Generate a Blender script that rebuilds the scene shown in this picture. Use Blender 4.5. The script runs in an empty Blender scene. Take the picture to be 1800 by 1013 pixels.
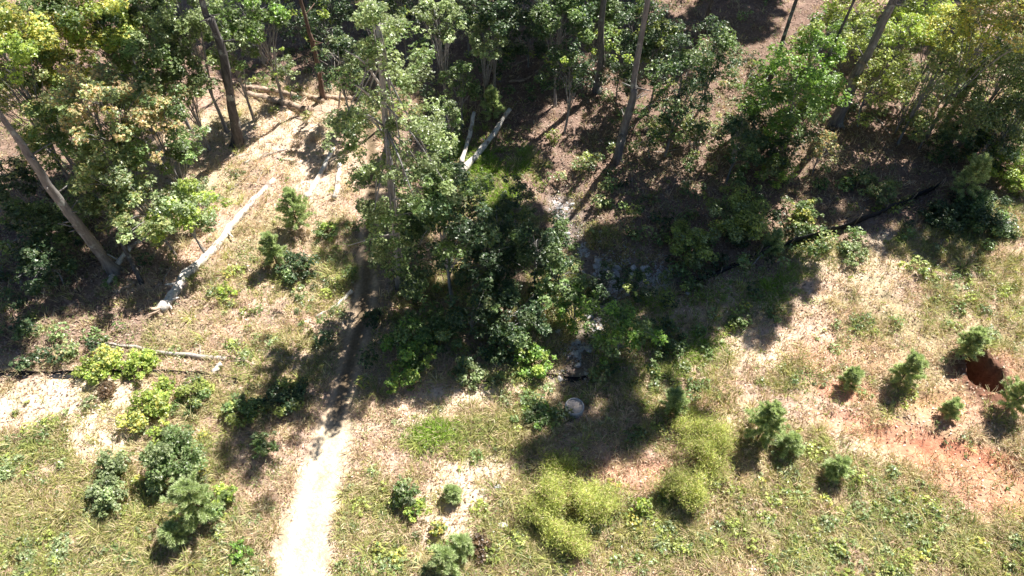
import bpy, math, random
import numpy as np
from mathutils import Vector
R = math.radians
S = bpy.context.scene
COL = S.collection

# ------------------------------------------------------------------ camera
PITCH, CAM_H, FPX = R(52), 28.0, 1262.0          # photo is 1800 px wide
cam = bpy.data.cameras.new('camera'); camo = bpy.data.objects.new('camera', cam); COL.objects.link(camo)
camo.location = (0, 0, CAM_H); camo.rotation_euler = (R(90) - PITCH, 0, 0)
cam.sensor_width = 36; cam.lens = FPX / 1800 * 36; cam.clip_end = 2000
S.camera = camo

# ------------------------------------------------------------------ light
SUN_EL, SUN_AZ = R(53), math.atan2(0.66, 0.80)     # azimuth measured from +Y towards +X
sd = Vector((math.sin(SUN_AZ) * math.cos(SUN_EL), math.cos(SUN_AZ) * math.cos(SUN_EL), math.sin(SUN_EL)))
W = bpy.data.worlds.new('World'); S.world = W; W.use_nodes = True
nt = W.node_tree; sky = nt.nodes.new('ShaderNodeTexSky'); sky.sky_type = 'NISHITA'; sky.sun_disc = False
sky.air_density = .7; sky.dust_density = .2; sky.sun_elevation = SUN_EL; sky.sun_rotation = SUN_AZ
bg = nt.nodes['Background']; bg.inputs[1].default_value = 0.05
nt.links.new(sky.outputs[0], bg.inputs[0])
sl = bpy.data.lights.new('sun', 'SUN'); sl.energy = 5.0; sl.angle = R(0.6); sl.color = (1, .95, .87)
so = bpy.data.objects.new('sun', sl); COL.objects.link(so); so.location = sd * 60
so.rotation_euler = sd.to_track_quat('Z', 'Y').to_euler()
S.view_settings.view_transform = 'Standard'; S.view_settings.look = 'None'
S.view_settings.gamma = 1; S.view_settings.use_curve_mapping = False
S.view_settings.exposure = 1.25
S.cycles.max_bounces = 5; S.cycles.diffuse_bounces = 2; S.cycles.transparent_max_bounces = 8

# ------------------------------------------------------------------ helpers: noise, projection
def _h(ix, iy, s):
    v = (ix.astype(np.int64) * 374761393 + iy.astype(np.int64) * 668265263 + s * 1442695041) & 0xffffffff
    v = ((v ^ (v >> 13)) * 1274126177) & 0xffffffff
    return ((v ^ (v >> 16)) & 0xffff) / 65535.0
def noise(x, y, sc, s=0):
    x = np.asarray(x, float) / sc + 1000.3; y = np.asarray(y, float) / sc + 1000.7
    ix = np.floor(x); iy = np.floor(y); fx = x - ix; fy = y - iy
    fx = fx * fx * (3 - 2 * fx); fy = fy * fy * (3 - 2 * fy)
    a = _h(ix, iy, s); b = _h(ix + 1, iy, s); c = _h(ix, iy + 1, s); d = _h(ix + 1, iy + 1, s)
    return (a * (1 - fx) + b * fx) * (1 - fy) + (c * (1 - fx) + d * fx) * fy
def fbm(x, y, sc, s=0, o=4):
    t = 0; a = 1; n = 0
    for k in range(o):
        t = t + a * noise(x, y, sc / 2 ** k, s + k * 17); n += a; a *= .55
    return t / n
def ray(u, v):
    a = (u - 900) / FPX; b = (506.5 - v) / FPX
    return np.array([a, math.cos(PITCH) + b * math.sin(PITCH), -math.sin(PITCH) + b * math.cos(PITCH)])
def flat(u, v, z=0.0):
    d = ray(u, v); t = (z - CAM_H) / d[2]
    return d[0] * t, d[1] * t
def seg_dist(x, y, pts):
    best = np.full(np.shape(x), 1e9); par = np.zeros(np.shape(x)); L = 0
    for (ax, ay), (bx, by) in zip(pts[:-1], pts[1:]):
        dx, dy = bx - ax, by - ay; l2 = dx * dx + dy * dy
        t = np.clip(((x - ax) * dx + (y - ay) * dy) / l2, 0, 1)
        d = np.hypot(x - ax - t * dx, y - ay - t * dy)
        m = d < best; best = np.where(m, d, best); par = np.where(m, L + t, par); L += 1
    return best, par
def sstep(a, b, x):
    t = np.clip((x - a) / (b - a), 0, 1); return t * t * (3 - 2 * t)

CHAN = [flat(*p) for p in [(985, 340), (1005, 400), (1035, 440), (1085, 478), (1050, 540), (1025, 590), (1012, 650)]]
CHAN2 = [flat(*p) for p in [(1040, 460), (1110, 465), (1190, 490)]]
PATH = [flat(*p) for p in [(522, 1060), (545, 930), (578, 800), (592, 735), (612, 650), (636, 560), (645, 480), (650, 400), (655, 300), (650, 200)]]
PATHW = [1.22, 1.12, .92, .78, .72, .75, .7, .6, .5, .3]
PIT = flat(1726, 655); RING = flat(1009, 722)
def height(x, y):
    x = np.asarray(x, float); y = np.asarray(y, float)
    h = 0.5 * (fbm(x, y, 9, 3, 3) - .5) + .22 * (fbm(x, y, 1.6, 9, 3) - .5)
    dp, pp = seg_dist(x, y, PATH)
    h = h * (0.45 + .55 * sstep(.6, 2.5, dp)) - .06 * (1 - sstep(.3, 1.0, dp))
    rut = np.exp(-((dp - .62) / .18) ** 2) * .06 * sstep(2.6, 3.6, pp)
    h = h - rut
    d, _ = seg_dist(x, y, CHAN); d2, _ = seg_dist(x, y, CHAN2)
    h = h - .75 * np.exp(-(d / 1.3) ** 2) - .45 * np.exp(-(d2 / 1.1) ** 2)
    h = h + .16 * (noise(x, y, .55, 71) ** 2 - .3) * sstep(1.2, 2.2, dp)
    # bank along the woods' edge and red clay terrace on the right
    rx, ry = x - PIT[0], y - PIT[1]
    ca, sa = math.cos(R(-12)), math.sin(R(-12))
    a = (rx * ca - ry * sa); b = (rx * sa + ry * ca)
    rr = np.hypot(a / .70, b / 1.35) + .9 * (fbm(x, y, 1.3, 77, 3) - .5) + .12 * np.sin(np.arctan2(b, a) * 3 + 1)
    h = h - (2.8 + 1.2 * (fbm(x, y, .5, 611, 3) - .5)) * (1 - sstep(.70, .90 + .25 * noise(x, y, .35, 612), rr)) + .12 * np.exp(-((rr - 1.2) / .2) ** 2)
    gx, gy = flat(1640, 790)
    gd, _ = seg_dist(x, y, [flat(1460, 735), flat(1560, 770), flat(1650, 785), flat(1770, 830)])
    h = h - .22 * np.exp(-(gd / .55) ** 2) * (.5 + noise(x, y, .5, 5))
    return h
def hz(x, y): return float(height(np.array([x]), np.array([y]))[0])
def G(u, v, z=0.0):
    x, y = flat(u, v, z)
    for _ in range(6):
        x, y = flat(u, v, z + hz(x, y))
    return x, y, hz(x, y)
def onY(u, v, Y):                                 # ray meets the upright plane at Y
    d = ray(u, v); t = Y / d[1]; return np.array([d[0] * t, Y, CAM_H + d[2] * t])

# ------------------------------------------------------------------ materials
def new_mat(name):
    m = bpy.data.materials.new(name); m.use_nodes = True; n = m.node_tree
    return m, n, n.nodes['Principled BSDF'], n.nodes['Material Output']
def attr_col(n, scale=None, amt=.3, det=4):
    a = n.nodes.new('ShaderNodeAttribute'); a.attribute_name = 'col'
    if scale is None: return a.outputs['Color']
    tc = n.nodes.new('ShaderNodeNewGeometry')
    t = n.nodes.new('ShaderNodeTexNoise'); t.inputs['Scale'].default_value = scale; t.inputs['Detail'].default_value = det
    n.links.new(tc.outputs['Position'], t.inputs['Vector'])
    mr = n.nodes.new('ShaderNodeMapRange'); mr.inputs[1].default_value = .25; mr.inputs[2].default_value = .75
    mr.inputs[3].default_value = 1 - amt; mr.inputs[4].default_value = 1 + amt
    n.links.new(t.outputs[0], mr.inputs[0])
    v = n.nodes.new('ShaderNodeVectorMath'); v.operation = 'SCALE'
    n.links.new(a.outputs['Color'], v.inputs[0]); n.links.new(mr.outputs[0], v.inputs['Scale'])
    return v.outputs[0]
def leaf_mat(name, rough=.5, spec=.35, trans=.35, tint=(1.15, 1.25, .6)):
    m, n, p, out = new_mat(name)
    c = attr_col(n); n.links.new(c, p.inputs['Base Color'])
    p.inputs['Roughness'].default_value = rough; p.inputs['Specular IOR Level'].default_value = spec
    tr = n.nodes.new('ShaderNodeBsdfTranslucent'); vm = n.nodes.new('ShaderNodeVectorMath'); vm.operation = 'MULTIPLY'
    vm.inputs[1].default_value = tint; n.links.new(c, vm.inputs[0]); n.links.new(vm.outputs[0], tr.inputs[0])
    mx = n.nodes.new('ShaderNodeMixShader'); mx.inputs[0].default_value = trans
    n.links.new(p.outputs[0], mx.inputs[1]); n.links.new(tr.outputs[0], mx.inputs[2]); n.links.new(mx.outputs[0], out.inputs[0])
    return m
def ground_mat():
    m, n, p, out = new_mat('ground_soil')
    c = attr_col(n, 9, .22, 6)
    tc = n.nodes.new('ShaderNodeNewGeometry')
    v = n.nodes.new('ShaderNodeTexVoronoi'); v.inputs['Scale'].default_value = 9
    n.links.new(tc.outputs['Position'], v.inputs['Vector'])
    mr = n.nodes.new('ShaderNodeMapRange'); mr.inputs[1].default_value = 0; mr.inputs[2].default_value = 1
    mr.inputs[3].default_value = .8; mr.inputs[4].default_value = 1.15
    n.links.new(v.outputs['Color'], mr.inputs[0])
    vm = n.nodes.new('ShaderNodeVectorMath'); vm.operation = 'SCALE'
    n.links.new(c, vm.inputs[0]); n.links.new(mr.outputs[0], vm.inputs['Scale'])
    n.links.new(vm.outputs[0], p.inputs['Base Color'])
    p.inputs['Roughness'].default_value = .95; p.inputs['Specular IOR Level'].default_value = .1
    t = n.nodes.new('ShaderNodeTexNoise'); t.inputs['Scale'].default_value = 7; t.inputs['Detail'].default_value = 7; t.inputs['Roughness'].default_value = .7
    n.links.new(tc.outputs['Position'], t.inputs['Vector'])
    b = n.nodes.new('ShaderNodeBump'); b.inputs['Strength'].default_value = .9; b.inputs['Distance'].default_value = .10
    n.links.new(t.outputs[0], b.inputs['Height']); n.links.new(b.outputs[0], p.inputs['Normal'])
    return m
def bark_mat(name, c1, c2, scale=6, bump=.6):
    m, n, p, out = new_mat(name)
    tc = n.nodes.new('ShaderNodeTexCoord'); mp = n.nodes.new('ShaderNodeMapping'); mp.inputs['Scale'].default_value = (1, 1, .22)
    n.links.new(tc.outputs['Object'], mp.inputs[0])
    t = n.nodes.new('ShaderNodeTexNoise'); t.inputs['Scale'].default_value = scale; t.inputs['Detail'].default_value = 8; t.inputs['Roughness'].default_value = .7
    n.links.new(mp.outputs[0], t.inputs['Vector'])
    r = n.nodes.new('ShaderNodeValToRGB'); r.color_ramp.elements[0].position = .35; r.color_ramp.elements[1].position = .68
    r.color_ramp.elements[0].color = (*c1, 1); r.color_ramp.elements[1].color = (*c2, 1)
    n.links.new(t.outputs[0], r.inputs[0]); n.links.new(r.outputs[0], p.inputs['Base Color'])
    if name in ('weathered_log', 'bark_grey', 'bark_log', 'bark_dark', 'bark_greybrown'):      # bark patches left on the wood, lichen on the trunks
        t2 = n.nodes.new('ShaderNodeTexNoise'); t2.inputs['Scale'].default_value = 1.6; t2.inputs['Detail'].default_value = 6; t2.inputs['Roughness'].default_value = .65
        n.links.new(tc.outputs['Object'], t2.inputs['Vector']); r2 = n.nodes.new('ShaderNodeValToRGB')
        r2.color_ramp.elements[0].position = .56; r2.color_ramp.elements[1].position = .62; r2.color_ramp.elements[0].color = (0, 0, 0, 1); r2.color_ramp.elements[1].color = (.8, .8, .8, 1)
        mx = n.nodes.new('ShaderNodeMixRGB'); mx.inputs[2].default_value = (.17, .12, .085, 1) if 'log' in name else (.33, .34, .31, 1)
        n.links.new(t2.outputs[0], r2.inputs[0]); n.links.new(r2.outputs[0], mx.inputs[0]); n.links.new(r.outputs[0], mx.inputs[1]); n.links.new(mx.outputs[0], p.inputs['Base Color'])
    p.inputs['Roughness'].default_value = .9; p.inputs['Specular IOR Level'].default_value = .15
    b = n.nodes.new('ShaderNodeBump'); b.inputs['Strength'].default_value = bump; b.inputs['Distance'].default_value = .05
    n.links.new(t.outputs[0], b.inputs['Height']); n.links.new(b.outputs[0], p.inputs['Normal'])
    return m
def plain_mat(name, c1, c2, scale=5, rough=.85):
    m = bark_mat(name, c1, c2, scale, .3); m.node_tree.nodes['Principled BSDF'].inputs['Roughness'].default_value = rough
    return m
M = dict(
    leaf=leaf_mat('broad_leaf', .38, .55, .38), needle=leaf_mat('pine_needle', .55, .3, .4, (1.1, 1.1, .8)),
    grass=leaf_mat('grass_blade', .6, .25, .3, (1.1, 1.05, .8)), litter=leaf_mat('leaf_litter', .75, .15, .1, (1, 1, 1)),
    soil=ground_mat(),
    bark=bark_mat('bark_grey', (.15, .14, .135), (.42, .40, .385)), bark_pine=bark_mat('bark_pine', (.08, .055, .045), (.24, .16, .125)),
    bark_mid=bark_mat('bark_greybrown', (.10, .09, .085), (.29, .265, .25)),
    bark_dark=bark_mat('bark_dark', (.05, .045, .045), (.17, .155, .15)),
    log=bark_mat('weathered_log', (.46, .41, .36), (.86, .81, .74), 7), log_brown=bark_mat('bark_log', (.28, .20, .15), (.62, .48, .37), 7),
    twig=bark_mat('dead_twig', (.30, .26, .23), (.58, .53, .48), 9),
    stem=bark_mat('stem', (.10, .08, .05), (.22, .17, .11), 9),
    stone=plain_mat('pale_stone', (.36, .36, .37), (.74, .73, .72), 3),
    concrete=plain_mat('concrete', (.34, .33, .32), (.58, .56, .54), 5), sand=plain_mat('sand_fill', (.40, .34, .29), (.60, .52, .45), 6),
    fabric=plain_mat('black_fabric', (.012, .012, .014), (.045, .045, .05), 4, .6), stake=plain_mat('wood_stake', (.25, .19, .13), (.42, .34, .25), 8),
)

# ------------------------------------------------------------------ mesh helpers
def mesh_obj(name, co, faces, mat, parent=None, col=None, smooth=False, nv=None):
    """co (n,3); faces (m,k) array or list of arrays; one mesh object"""
    me = bpy.data.meshes.new(name)
    if isinstance(faces, np.ndarray): faces = [faces]
    faces = [f for f in faces if len(f)]
    idx = np.concatenate([f.ravel() for f in faces]).astype(np.int32)
    tot = np.concatenate([np.full(len(f), f.shape[1]) for f in faces]).astype(np.int32)
    st = np.concatenate([[0], np.cumsum(tot)[:-1]]).astype(np.int32)
    me.vertices.add(len(co)); me.vertices.foreach_set('co', np.ascontiguousarray(co, np.float32).ravel())
    me.loops.add(len(idx)); me.loops.foreach_set('vertex_index', idx)
    me.polygons.add(len(tot)); me.polygons.foreach_set('loop_start', st)
    try: me.polygons.foreach_set('loop_total', tot)
    except Exception: pass
    if smooth: me.polygons.foreach_set('use_smooth', np.ones(len(tot), bool))
    if col is not None:
        a = me.color_attributes.new('col', 'FLOAT_COLOR', 'POINT')
        c4 = np.ones((len(co), 4), np.float32); c4[:, :3] = col
        a.data.foreach_set('color', c4.ravel())
    me.update(calc_edges=True); me.validate()
    me.materials.append(mat)
    o = bpy.data.objects.new(name, me); COL.objects.link(o)
    if parent: o.parent = parent
    return o
def tag(o, label=None, cat=None, group=None, kind=None):
    if label: o['label'] = label
    if cat: o['category'] = cat
    if group: o['group'] = group
    if kind: o['kind'] = kind
    return o
def empty(name, loc, label, cat, group=None):
    o = bpy.data.objects.new(name, None); COL.objects.link(o); o.location = loc; o.empty_display_size = .3
    return tag(o, label, cat, group)
class Tubes:
    def __init__(s): s.v = []; s.f = []; s.n = 0
    def add(s, pts, rad, k=8, rng=None, rough=0.0, cap=True):
        pts = np.asarray(pts, float); m = len(pts)
        rad = np.broadcast_to(np.asarray(rad, float), (m,)) if np.ndim(rad) else np.full(m, float(rad))
        t = np.gradient(pts, axis=0); t /= np.linalg.norm(t, axis=1)[:, None] + 1e-9
        ref = np.array([0.0, 0, 1]) if abs(t[0][2]) < .8 else np.array([1.0, 0, 0])
        a = np.cross(t, ref); a /= np.linalg.norm(a, axis=1)[:, None] + 1e-9; b = np.cross(t, a)
        th = np.linspace(0, 2 * np.pi, k, endpoint=False)
        r = rad[:, None] * np.ones((m, k))
        if rng is not None and rough: r = r * (1 + rough * (rng.random((m, k)) - .5) * 2)
        v = pts[:, None] + r[..., None] * (np.cos(th)[None, :, None] * a[:, None] + np.sin(th)[None, :, None] * b[:, None])
        i = np.arange(m - 1)[:, None] * k + np.arange(k)[None]; j = np.arange(m - 1)[:, None] * k + (np.arange(k)[None] + 1) % k
        f = np.stack([i, j, j + k, i + k], -1).reshape(-1, 4) + s.n
        s.v.append(v.reshape(-1, 3)); s.f.append(f); s.n += m * k
        if cap:
            c = np.array([pts[0], pts[-1]]); s.v.append(c)
            q = np.arange(k); q2 = (q + 1) % k
            f1 = np.stack([q2 + s.n - m * k, q + s.n - m * k, np.full(k, s.n), np.full(k, s.n)], -1)
            f2 = np.stack([q + s.n - k, q2 + s.n - k, np.full(k, s.n + 1), np.full(k, s.n + 1)], -1)
            s.caps = getattr(s, 'caps', []) + [f1[:, :3], f2[:, :3]]; s.n += 2
    def build(s, name, mat, parent=None, smooth=True):
        fs = list(s.f)
        quads = np.concatenate(fs); tris = getattr(s, 'caps', [])
        return mesh_obj(name, np.concatenate(s.v), [quads] + ([np.concatenate(tris)] if tris else []), mat, parent, None, smooth)
def spline(pts, n):
    pts = np.asarray(pts, float); m = len(pts)
    if m == 2:
        t = np.linspace(0, 1, n)[:, None]; return pts[0] * (1 - t) + pts[1] * t
    P = np.vstack([2 * pts[0] - pts[1], pts, 2 * pts[-1] - pts[-2]]); out = []
    for s_ in np.linspace(0, m - 1 - 1e-6, n):
        i = int(s_); t = s_ - i; p0, p1, p2, p3 = P[i:i + 4]
        out.append(.5 * (2 * p1 + (p2 - p0) * t + (2 * p0 - 5 * p1 + 4 * p2 - p3) * t * t + (3 * p1 - p0 - 3 * p2 + p3) * t ** 3))
    return np.array(out)

# palettes: list of (colour, weight)
PAL = dict(
    green=[((.11, .17, .055), 5), ((.18, .25, .10), 3), ((.28, .34, .16), 1.5)],
    bright=[((.16, .27, .055), 5), ((.25, .37, .08), 3), ((.10, .18, .045), 2)],
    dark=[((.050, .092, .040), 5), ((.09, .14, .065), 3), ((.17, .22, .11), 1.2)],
    grey=[((.20, .25, .11), 5), ((.31, .36, .19), 3), ((.12, .16, .07), 2)],
    pale=[((.27, .33, .17), 5), ((.37, .42, .23), 3), ((.15, .21, .10), 2)],
    lime=[((.30, .38, .08), 5), ((.40, .46, .11), 3), ((.18, .27, .06), 2)],
    yellow=[((.44, .42, .10), 4), ((.31, .35, .11), 4), ((.52, .43, .12), 2), ((.16, .22, .08), 3)],
    orange=[((.46, .33, .18), 4), ((.35, .33, .17), 4), ((.19, .24, .12), 4), ((.50, .34, .20), 2)],
    mixed=[((.17, .22, .09), 5), ((.30, .32, .14), 3), ((.38, .31, .16), 1)],
    olive=[((.29, .34, .09), 5), ((.38, .42, .13), 3), ((.17, .20, .07), 2)],
    pine=[((.40, .49, .24), 5), ((.54, .62, .36), 3), ((.24, .32, .14), 2)],
    feather=[((.42, .48, .12), 5), ((.56, .60, .20), 3), ((.26, .31, .10), 3), ((.58, .46, .28), 2.5)],
    brown=[((.16, .10, .06), 5), ((.10, .07, .05), 3), ((.24, .16, .09), 2)],
)
def pick(pal, n, rng):
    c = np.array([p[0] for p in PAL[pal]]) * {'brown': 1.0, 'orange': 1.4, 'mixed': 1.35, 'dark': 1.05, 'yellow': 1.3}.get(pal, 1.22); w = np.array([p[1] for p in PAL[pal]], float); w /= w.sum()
    return c[rng.choice(len(c), n, p=w)]
def leaves(cen, nor, L, Wd, col, rng, fold=.0):
    """rhombic leaves with a pointed tip"""
    n = len(cen); nor = nor / (np.linalg.norm(nor, axis=1)[:, None] + 1e-9)
    r = rng.normal(size=(n, 3)); a = np.cross(nor, r); a /= np.linalg.norm(a, axis=1)[:, None] + 1e-9; b = np.cross(nor, a)
    return leaf_quads(cen, a, b, L, Wd, col)
def leaf_quads(base, a, b, L, Wd, col):
    n = len(base); L = np.broadcast_to(L, (n,))[:, None]; Wd = np.broadcast_to(Wd, (n,))[:, None]
    v = np.stack([base, base + a * L * .45 + b * Wd * .5, base + a * L, base + a * L * .45 - b * Wd * .5], 1).reshape(-1, 3)
    f = np.arange(4 * n).reshape(-1, 4)
    return v, f, np.repeat(col, 4, 0)
def unit(n, rng):
    d = rng.normal(size=(n, 3)); return d / np.linalg.norm(d, axis=1)[:, None]

def foliage(clumps, pal, rng, L=.15, dens=1.0, pal2=None, up=.45, zsplit=None, sprig=5, cvar=.22):
    """clumps: (n,4) centre + radius -> leaf arrays; leaves sit in sprigs of a few round a twig tip"""
    C, F, K = [], [], []
    V = []
    for cx, cy, cz, r in clumps:
        n = max(6, int(dens * 2.3 * math.pi * r * r / (.34 * L * L * 1.0) / sprig))
        d = unit(n, rng); d[:, 2] = d[:, 2] * .9 + .12
        rad = r * (.45 + .6 * rng.random(n) ** .6)
        p = np.array([cx, cy, cz]) + d * rad[:, None] * np.array([1, 1, .8])
        tn = d * .5 + np.array([.15, .15, up * 1.7]) + rng.normal(size=(n, 3)) * .35
        tn /= np.linalg.norm(tn, axis=1)[:, None]
        useP = pal
        if pal2 is not None and rng.random() < (pal2[1] if zsplit is None or cz > zsplit else pal2[1] * .25): useP = pal2[0]
        cc = pick(useP, n, rng) * (1 + cvar * rng.normal())
        r0 = rng.normal(size=(n, 3)); a = np.cross(tn, r0); a /= np.linalg.norm(a, axis=1)[:, None]; b = np.cross(tn, a)
        ph = rng.random(n) * 6.28
        for k in range(sprig):
            th = ph + k * 6.283 / sprig + rng.normal(size=n) * .25
            dirn = a * np.cos(th)[:, None] + b * np.sin(th)[:, None] + tn * (rng.random(n)[:, None] * .7 - .25)
            dirn /= np.linalg.norm(dirn, axis=1)[:, None]
            side = np.cross(tn + rng.normal(size=(n, 3)) * .35, dirn); side /= np.linalg.norm(side, axis=1)[:, None] + 1e-9
            LL = L * (.7 + .6 * rng.random(n))
            v, f, c = leaf_quads(p, dirn, side, LL, LL * .62, np.clip(cc * (1 + .22 * rng.normal(size=(n, 1))), .01, .9))
            V.append(v); K.append(c)
    v = np.concatenate(V); return v, np.arange(len(v)).reshape(-1, 4), np.concatenate(K)
def make_clumps(c, rx, ry, rz, n, rng, cr=.3, hollow=.35, flatbot=-.5):
    out = []
    for _ in range(n):
        while True:
            d = rng.normal(size=3); d /= np.linalg.norm(d)
            if d[2] > flatbot - .35 * rng.random(): break
        q = hollow + (1 - hollow) * rng.random() ** .5
        k = .82 + .36 * rng.random()
        k *= 1 + .22 * (rng.random() < .25)
        out.append((c[0] + d[0] * rx * q * k, c[1] + d[1] * ry * q * k, c[2] + d[2] * rz * q * k, cr * (rx + ry) / 2 * (.6 + .8 * rng.random())))
    return np.array(out)

SEED = [100]
def tree(base, cc, R_, Rz, pal, label, L=.17, n=None, dens=1.0, pal2=None, lean_pts=None, tr=None, bark='bark', cr=.27,
         name='broadleaf_tree', cat='tree', group=None, extra=None, hollow=.35, ry=None, top=None, limbs=True, cvar=.22, zs=None):
    """base: ground point; cc: crown centre (world); radii in metres"""
    SEED[0] += 1; rng = np.random.default_rng(SEED[0]); base = np.array(base, float); cc = np.array(cc, float)
    if L < .25: L = L * .60; cr = cr * .8; dens = dens * .95
    root = empty(name, tuple(base), label, cat, group)
    c = cc - base; n = n or int(22 + 15 * R_ * max(1, Rz / R_)); ry = ry or R_
    cl = make_clumps(c, R_, ry, Rz, n, rng, cr, hollow)
    if extra is not None:
        cl = np.vstack([cl] + [np.array([[e[0] - base[0], e[1] - base[1], e[2] - base[2], e[3]]]) for e in extra])
    v, f, k = foliage(cl, pal, rng, L, dens, pal2, zsplit=(c[2] + zs * Rz) if zs is not None else None, cvar=cvar)
    mesh_obj('crown' if cat == 'tree' else 'foliage', v, f, M['leaf'], root, k)
    T = Tubes(); tr = tr or .010 * (c[2] + Rz) + .025
    topz = c + np.array([0, 0, Rz * .45])
    if lean_pts is not None:
        mid = [np.array(p) - base for p in lean_pts]; ax = spline([np.zeros(3)] + mid + [topz], 14)
    else:
        ax = spline([(0, 0, -.25), c * .45 + rng.normal(size=3) * .12 * np.array([1, 1, 0]), topz], 12)
    rad = np.linspace(tr, tr * .28, len(ax)); rad[0] *= 1.45
    T.add(ax, rad, 9, rng, .07)
    if limbs:
        for q in cl[rng.permutation(len(cl))[:min(len(cl), 26)]]:
            lo = max(2, int(len(ax) * .35)); s = rng.integers(lo, len(ax) - 1)
            p0 = ax[s]; p2 = q[:3]; p1 = (p0 + p2) / 2 + np.array([0, 0, .12 * np.linalg.norm(p2 - p0)]) + rng.normal(size=3) * .1
            T.add(spline([p0, p1, p2], 6), np.linspace(rad[s] * .45, .012, 6), 5)
    T.build('trunk' if cat == 'tree' else 'stem', M[bark], root)
    return root
def ptree(u, v, z, R_, Rz, pal, label, base=None, **kw):
    """crown seen at pixel (u,v) and centred z metres over the ground"""
    x, y, g = G(u, v, z); b = (x, y, g)
    if base: b = G(*base)
    return tree(b, (x, y, g + z), R_, Rz, pal, label, **kw)
def shrub(u, v, R_, H, pal, label, **kw):
    x, y, g = G(u, v, H * .5)
    kw.setdefault('L', .12); kw.setdefault('cr', .3); kw.setdefault('name', 'shrub')
    return tree((x, y, g), (x, y, g + H * .55), R_, H * .5, pal, label, cat='shrub', hollow=.2, tr=.03, bark='stem', **kw)

def pine_sapling(u, v, H, label, Rm=None, pal='pine', dens=1.0, group=None):
    SEED[0] += 1; rng = np.random.default_rng(SEED[0])
    x, y, g = G(u, v, H * .5); root = empty('young_pine', (x, y, g), label, 'young pine', group)
    Rm = (Rm or H * .38) * .88; H *= 1.15; T = Tubes(); lean = rng.normal(size=2) * .06; T.add([(0, 0, -.1), (rng.normal() * .04, rng.normal() * .04, H)], [.02 + .012 * H, .008], 6)
    tips = []
    nw = int(4 + H * 3.2)
    for i in range(nw):
        t = (i + .4) / nw; zc = H * (.12 + .86 * t); ln = Rm * (1 - t) ** .7 * (.8 + .3 * rng.random()) + .1
        nb = rng.integers(4, 7); ph = rng.random() * 6.28
        for b in range(nb):
            a = ph + b * 6.28 / nb + rng.normal() * .2; el = .35 + .6 * t
            d = np.array([math.cos(a), math.sin(a), math.tan(el) * 1.0]); l = ln * (.55 + .65 * rng.random())
            p1 = np.array([0, 0, zc]) + d * l; T.add([(0, 0, zc), p1], [.012, .005], 4)
            for s in np.arange(.3, 1.01, .17): tips.append((np.array([0, 0, zc]) + d * l * s, d))
    tips.append((np.array([0, 0, H]), np.array([0, 0, 1.0])))
    P = np.array([t[0] for t in tips]); D = np.array([t[1] / np.linalg.norm(t[1]) for t in tips])
    k = int(62 * dens); P = np.repeat(P, k, 0); D = np.repeat(D, k, 0); n = len(P)
    dirn = D * .7 + unit(n, rng) * .75 + np.array([0, 0, .35]); dirn /= np.linalg.norm(dirn, axis=1)[:, None]
    side = np.cross(dirn, unit(n, rng) * .7 + np.array([.3, .3, .9])); side /= np.linalg.norm(side, axis=1)[:, None]
    Ln = .17 * (.7 + .5 * rng.random(n))
    v_, f_, c_ = leaf_quads(P + rng.normal(size=(n, 3)) * .02, dirn, side, Ln * 1.1, .019, np.clip(pick(pal, n, rng) * (1 + .25 * rng.normal(size=(n, 1))), .01, .9))
    mesh_obj('needles', v_, f_, M['needle'], root, c_); T.build('stem', M['stem'], root)
    return root
def feathery(u, v, Rr, H, pal, label, n=60, group=None, fine=.011, per=130):
    """bushy herb of many fine upright plumes"""
    SEED[0] += 1; rng = np.random.default_rng(SEED[0])
    x, y, g = G(u, v, H * .45); root = empty('feathery_bush', (x, y, g), label, 'bush', group)
    T = Tubes(); V = []; K = []
    for i in range(n):
        if i % 9 == 0: a0 = rng.random() * 6.28; r0 = Rr * (.15 + .8 * rng.random() ** .6); hk = .55 + .6 * rng.random(); ck = 1 + .16 * rng.normal()
        q = np.array([math.cos(a0) * r0, math.sin(a0) * r0]) + rng.normal(size=2) * .27 * Rr; a = math.atan2(q[1], q[0]); rr = np.hypot(*q)
        b0 = np.array([math.cos(a) * rr * .4, math.sin(a) * rr * .4, -.05])
        h = H * hk * (.8 + .35 * rng.random()) * (1 - .25 * min(1, rr / Rr) ** 2)
        b1 = np.array([math.cos(a) * rr, math.sin(a) * rr, h]); mid = (b0 + b1) / 2 + np.array([0, 0, .12 * h])
        ax = spline([b0, mid, b1], 5); T.add(ax, np.linspace(.012, .004, 5), 4)
        t = .25 + .8 * rng.random(per) ** .8; P = spline([b0, mid, b1], 24)[np.clip((t * 23).astype(int), 0, 23)]
        P = P + rng.normal(size=(per, 3)) * .13
        d = unit(per, rng) * .9 + np.array([0, 0, .75]); d /= np.linalg.norm(d, axis=1)[:, None]
        sd_ = np.cross(d, unit(per, rng) * .7 + np.array([.3, .3, .9])); sd_ /= np.linalg.norm(sd_, axis=1)[:, None]
        l = .26 * (.5 + .8 * rng.random(per)) * (1.15 - .5 * t)
        cc = pick(pal, per, rng) * ck * (1 + .10 * rng.normal()) * (1 + .2 * rng.normal(size=(per, 1)))
        v_, f_, c_ = leaf_quads(P, d, sd_, l, fine * 1.6, np.clip(cc, .01, .9)); V.append(v_); K.append(c_)
    vv = np.concatenate(V); mesh_obj('foliage', vv, np.arange(len(vv)).reshape(-1, 4), M['needle'], root, np.concatenate(K))
    T.build('stems', M['stem'], root); return root

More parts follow.
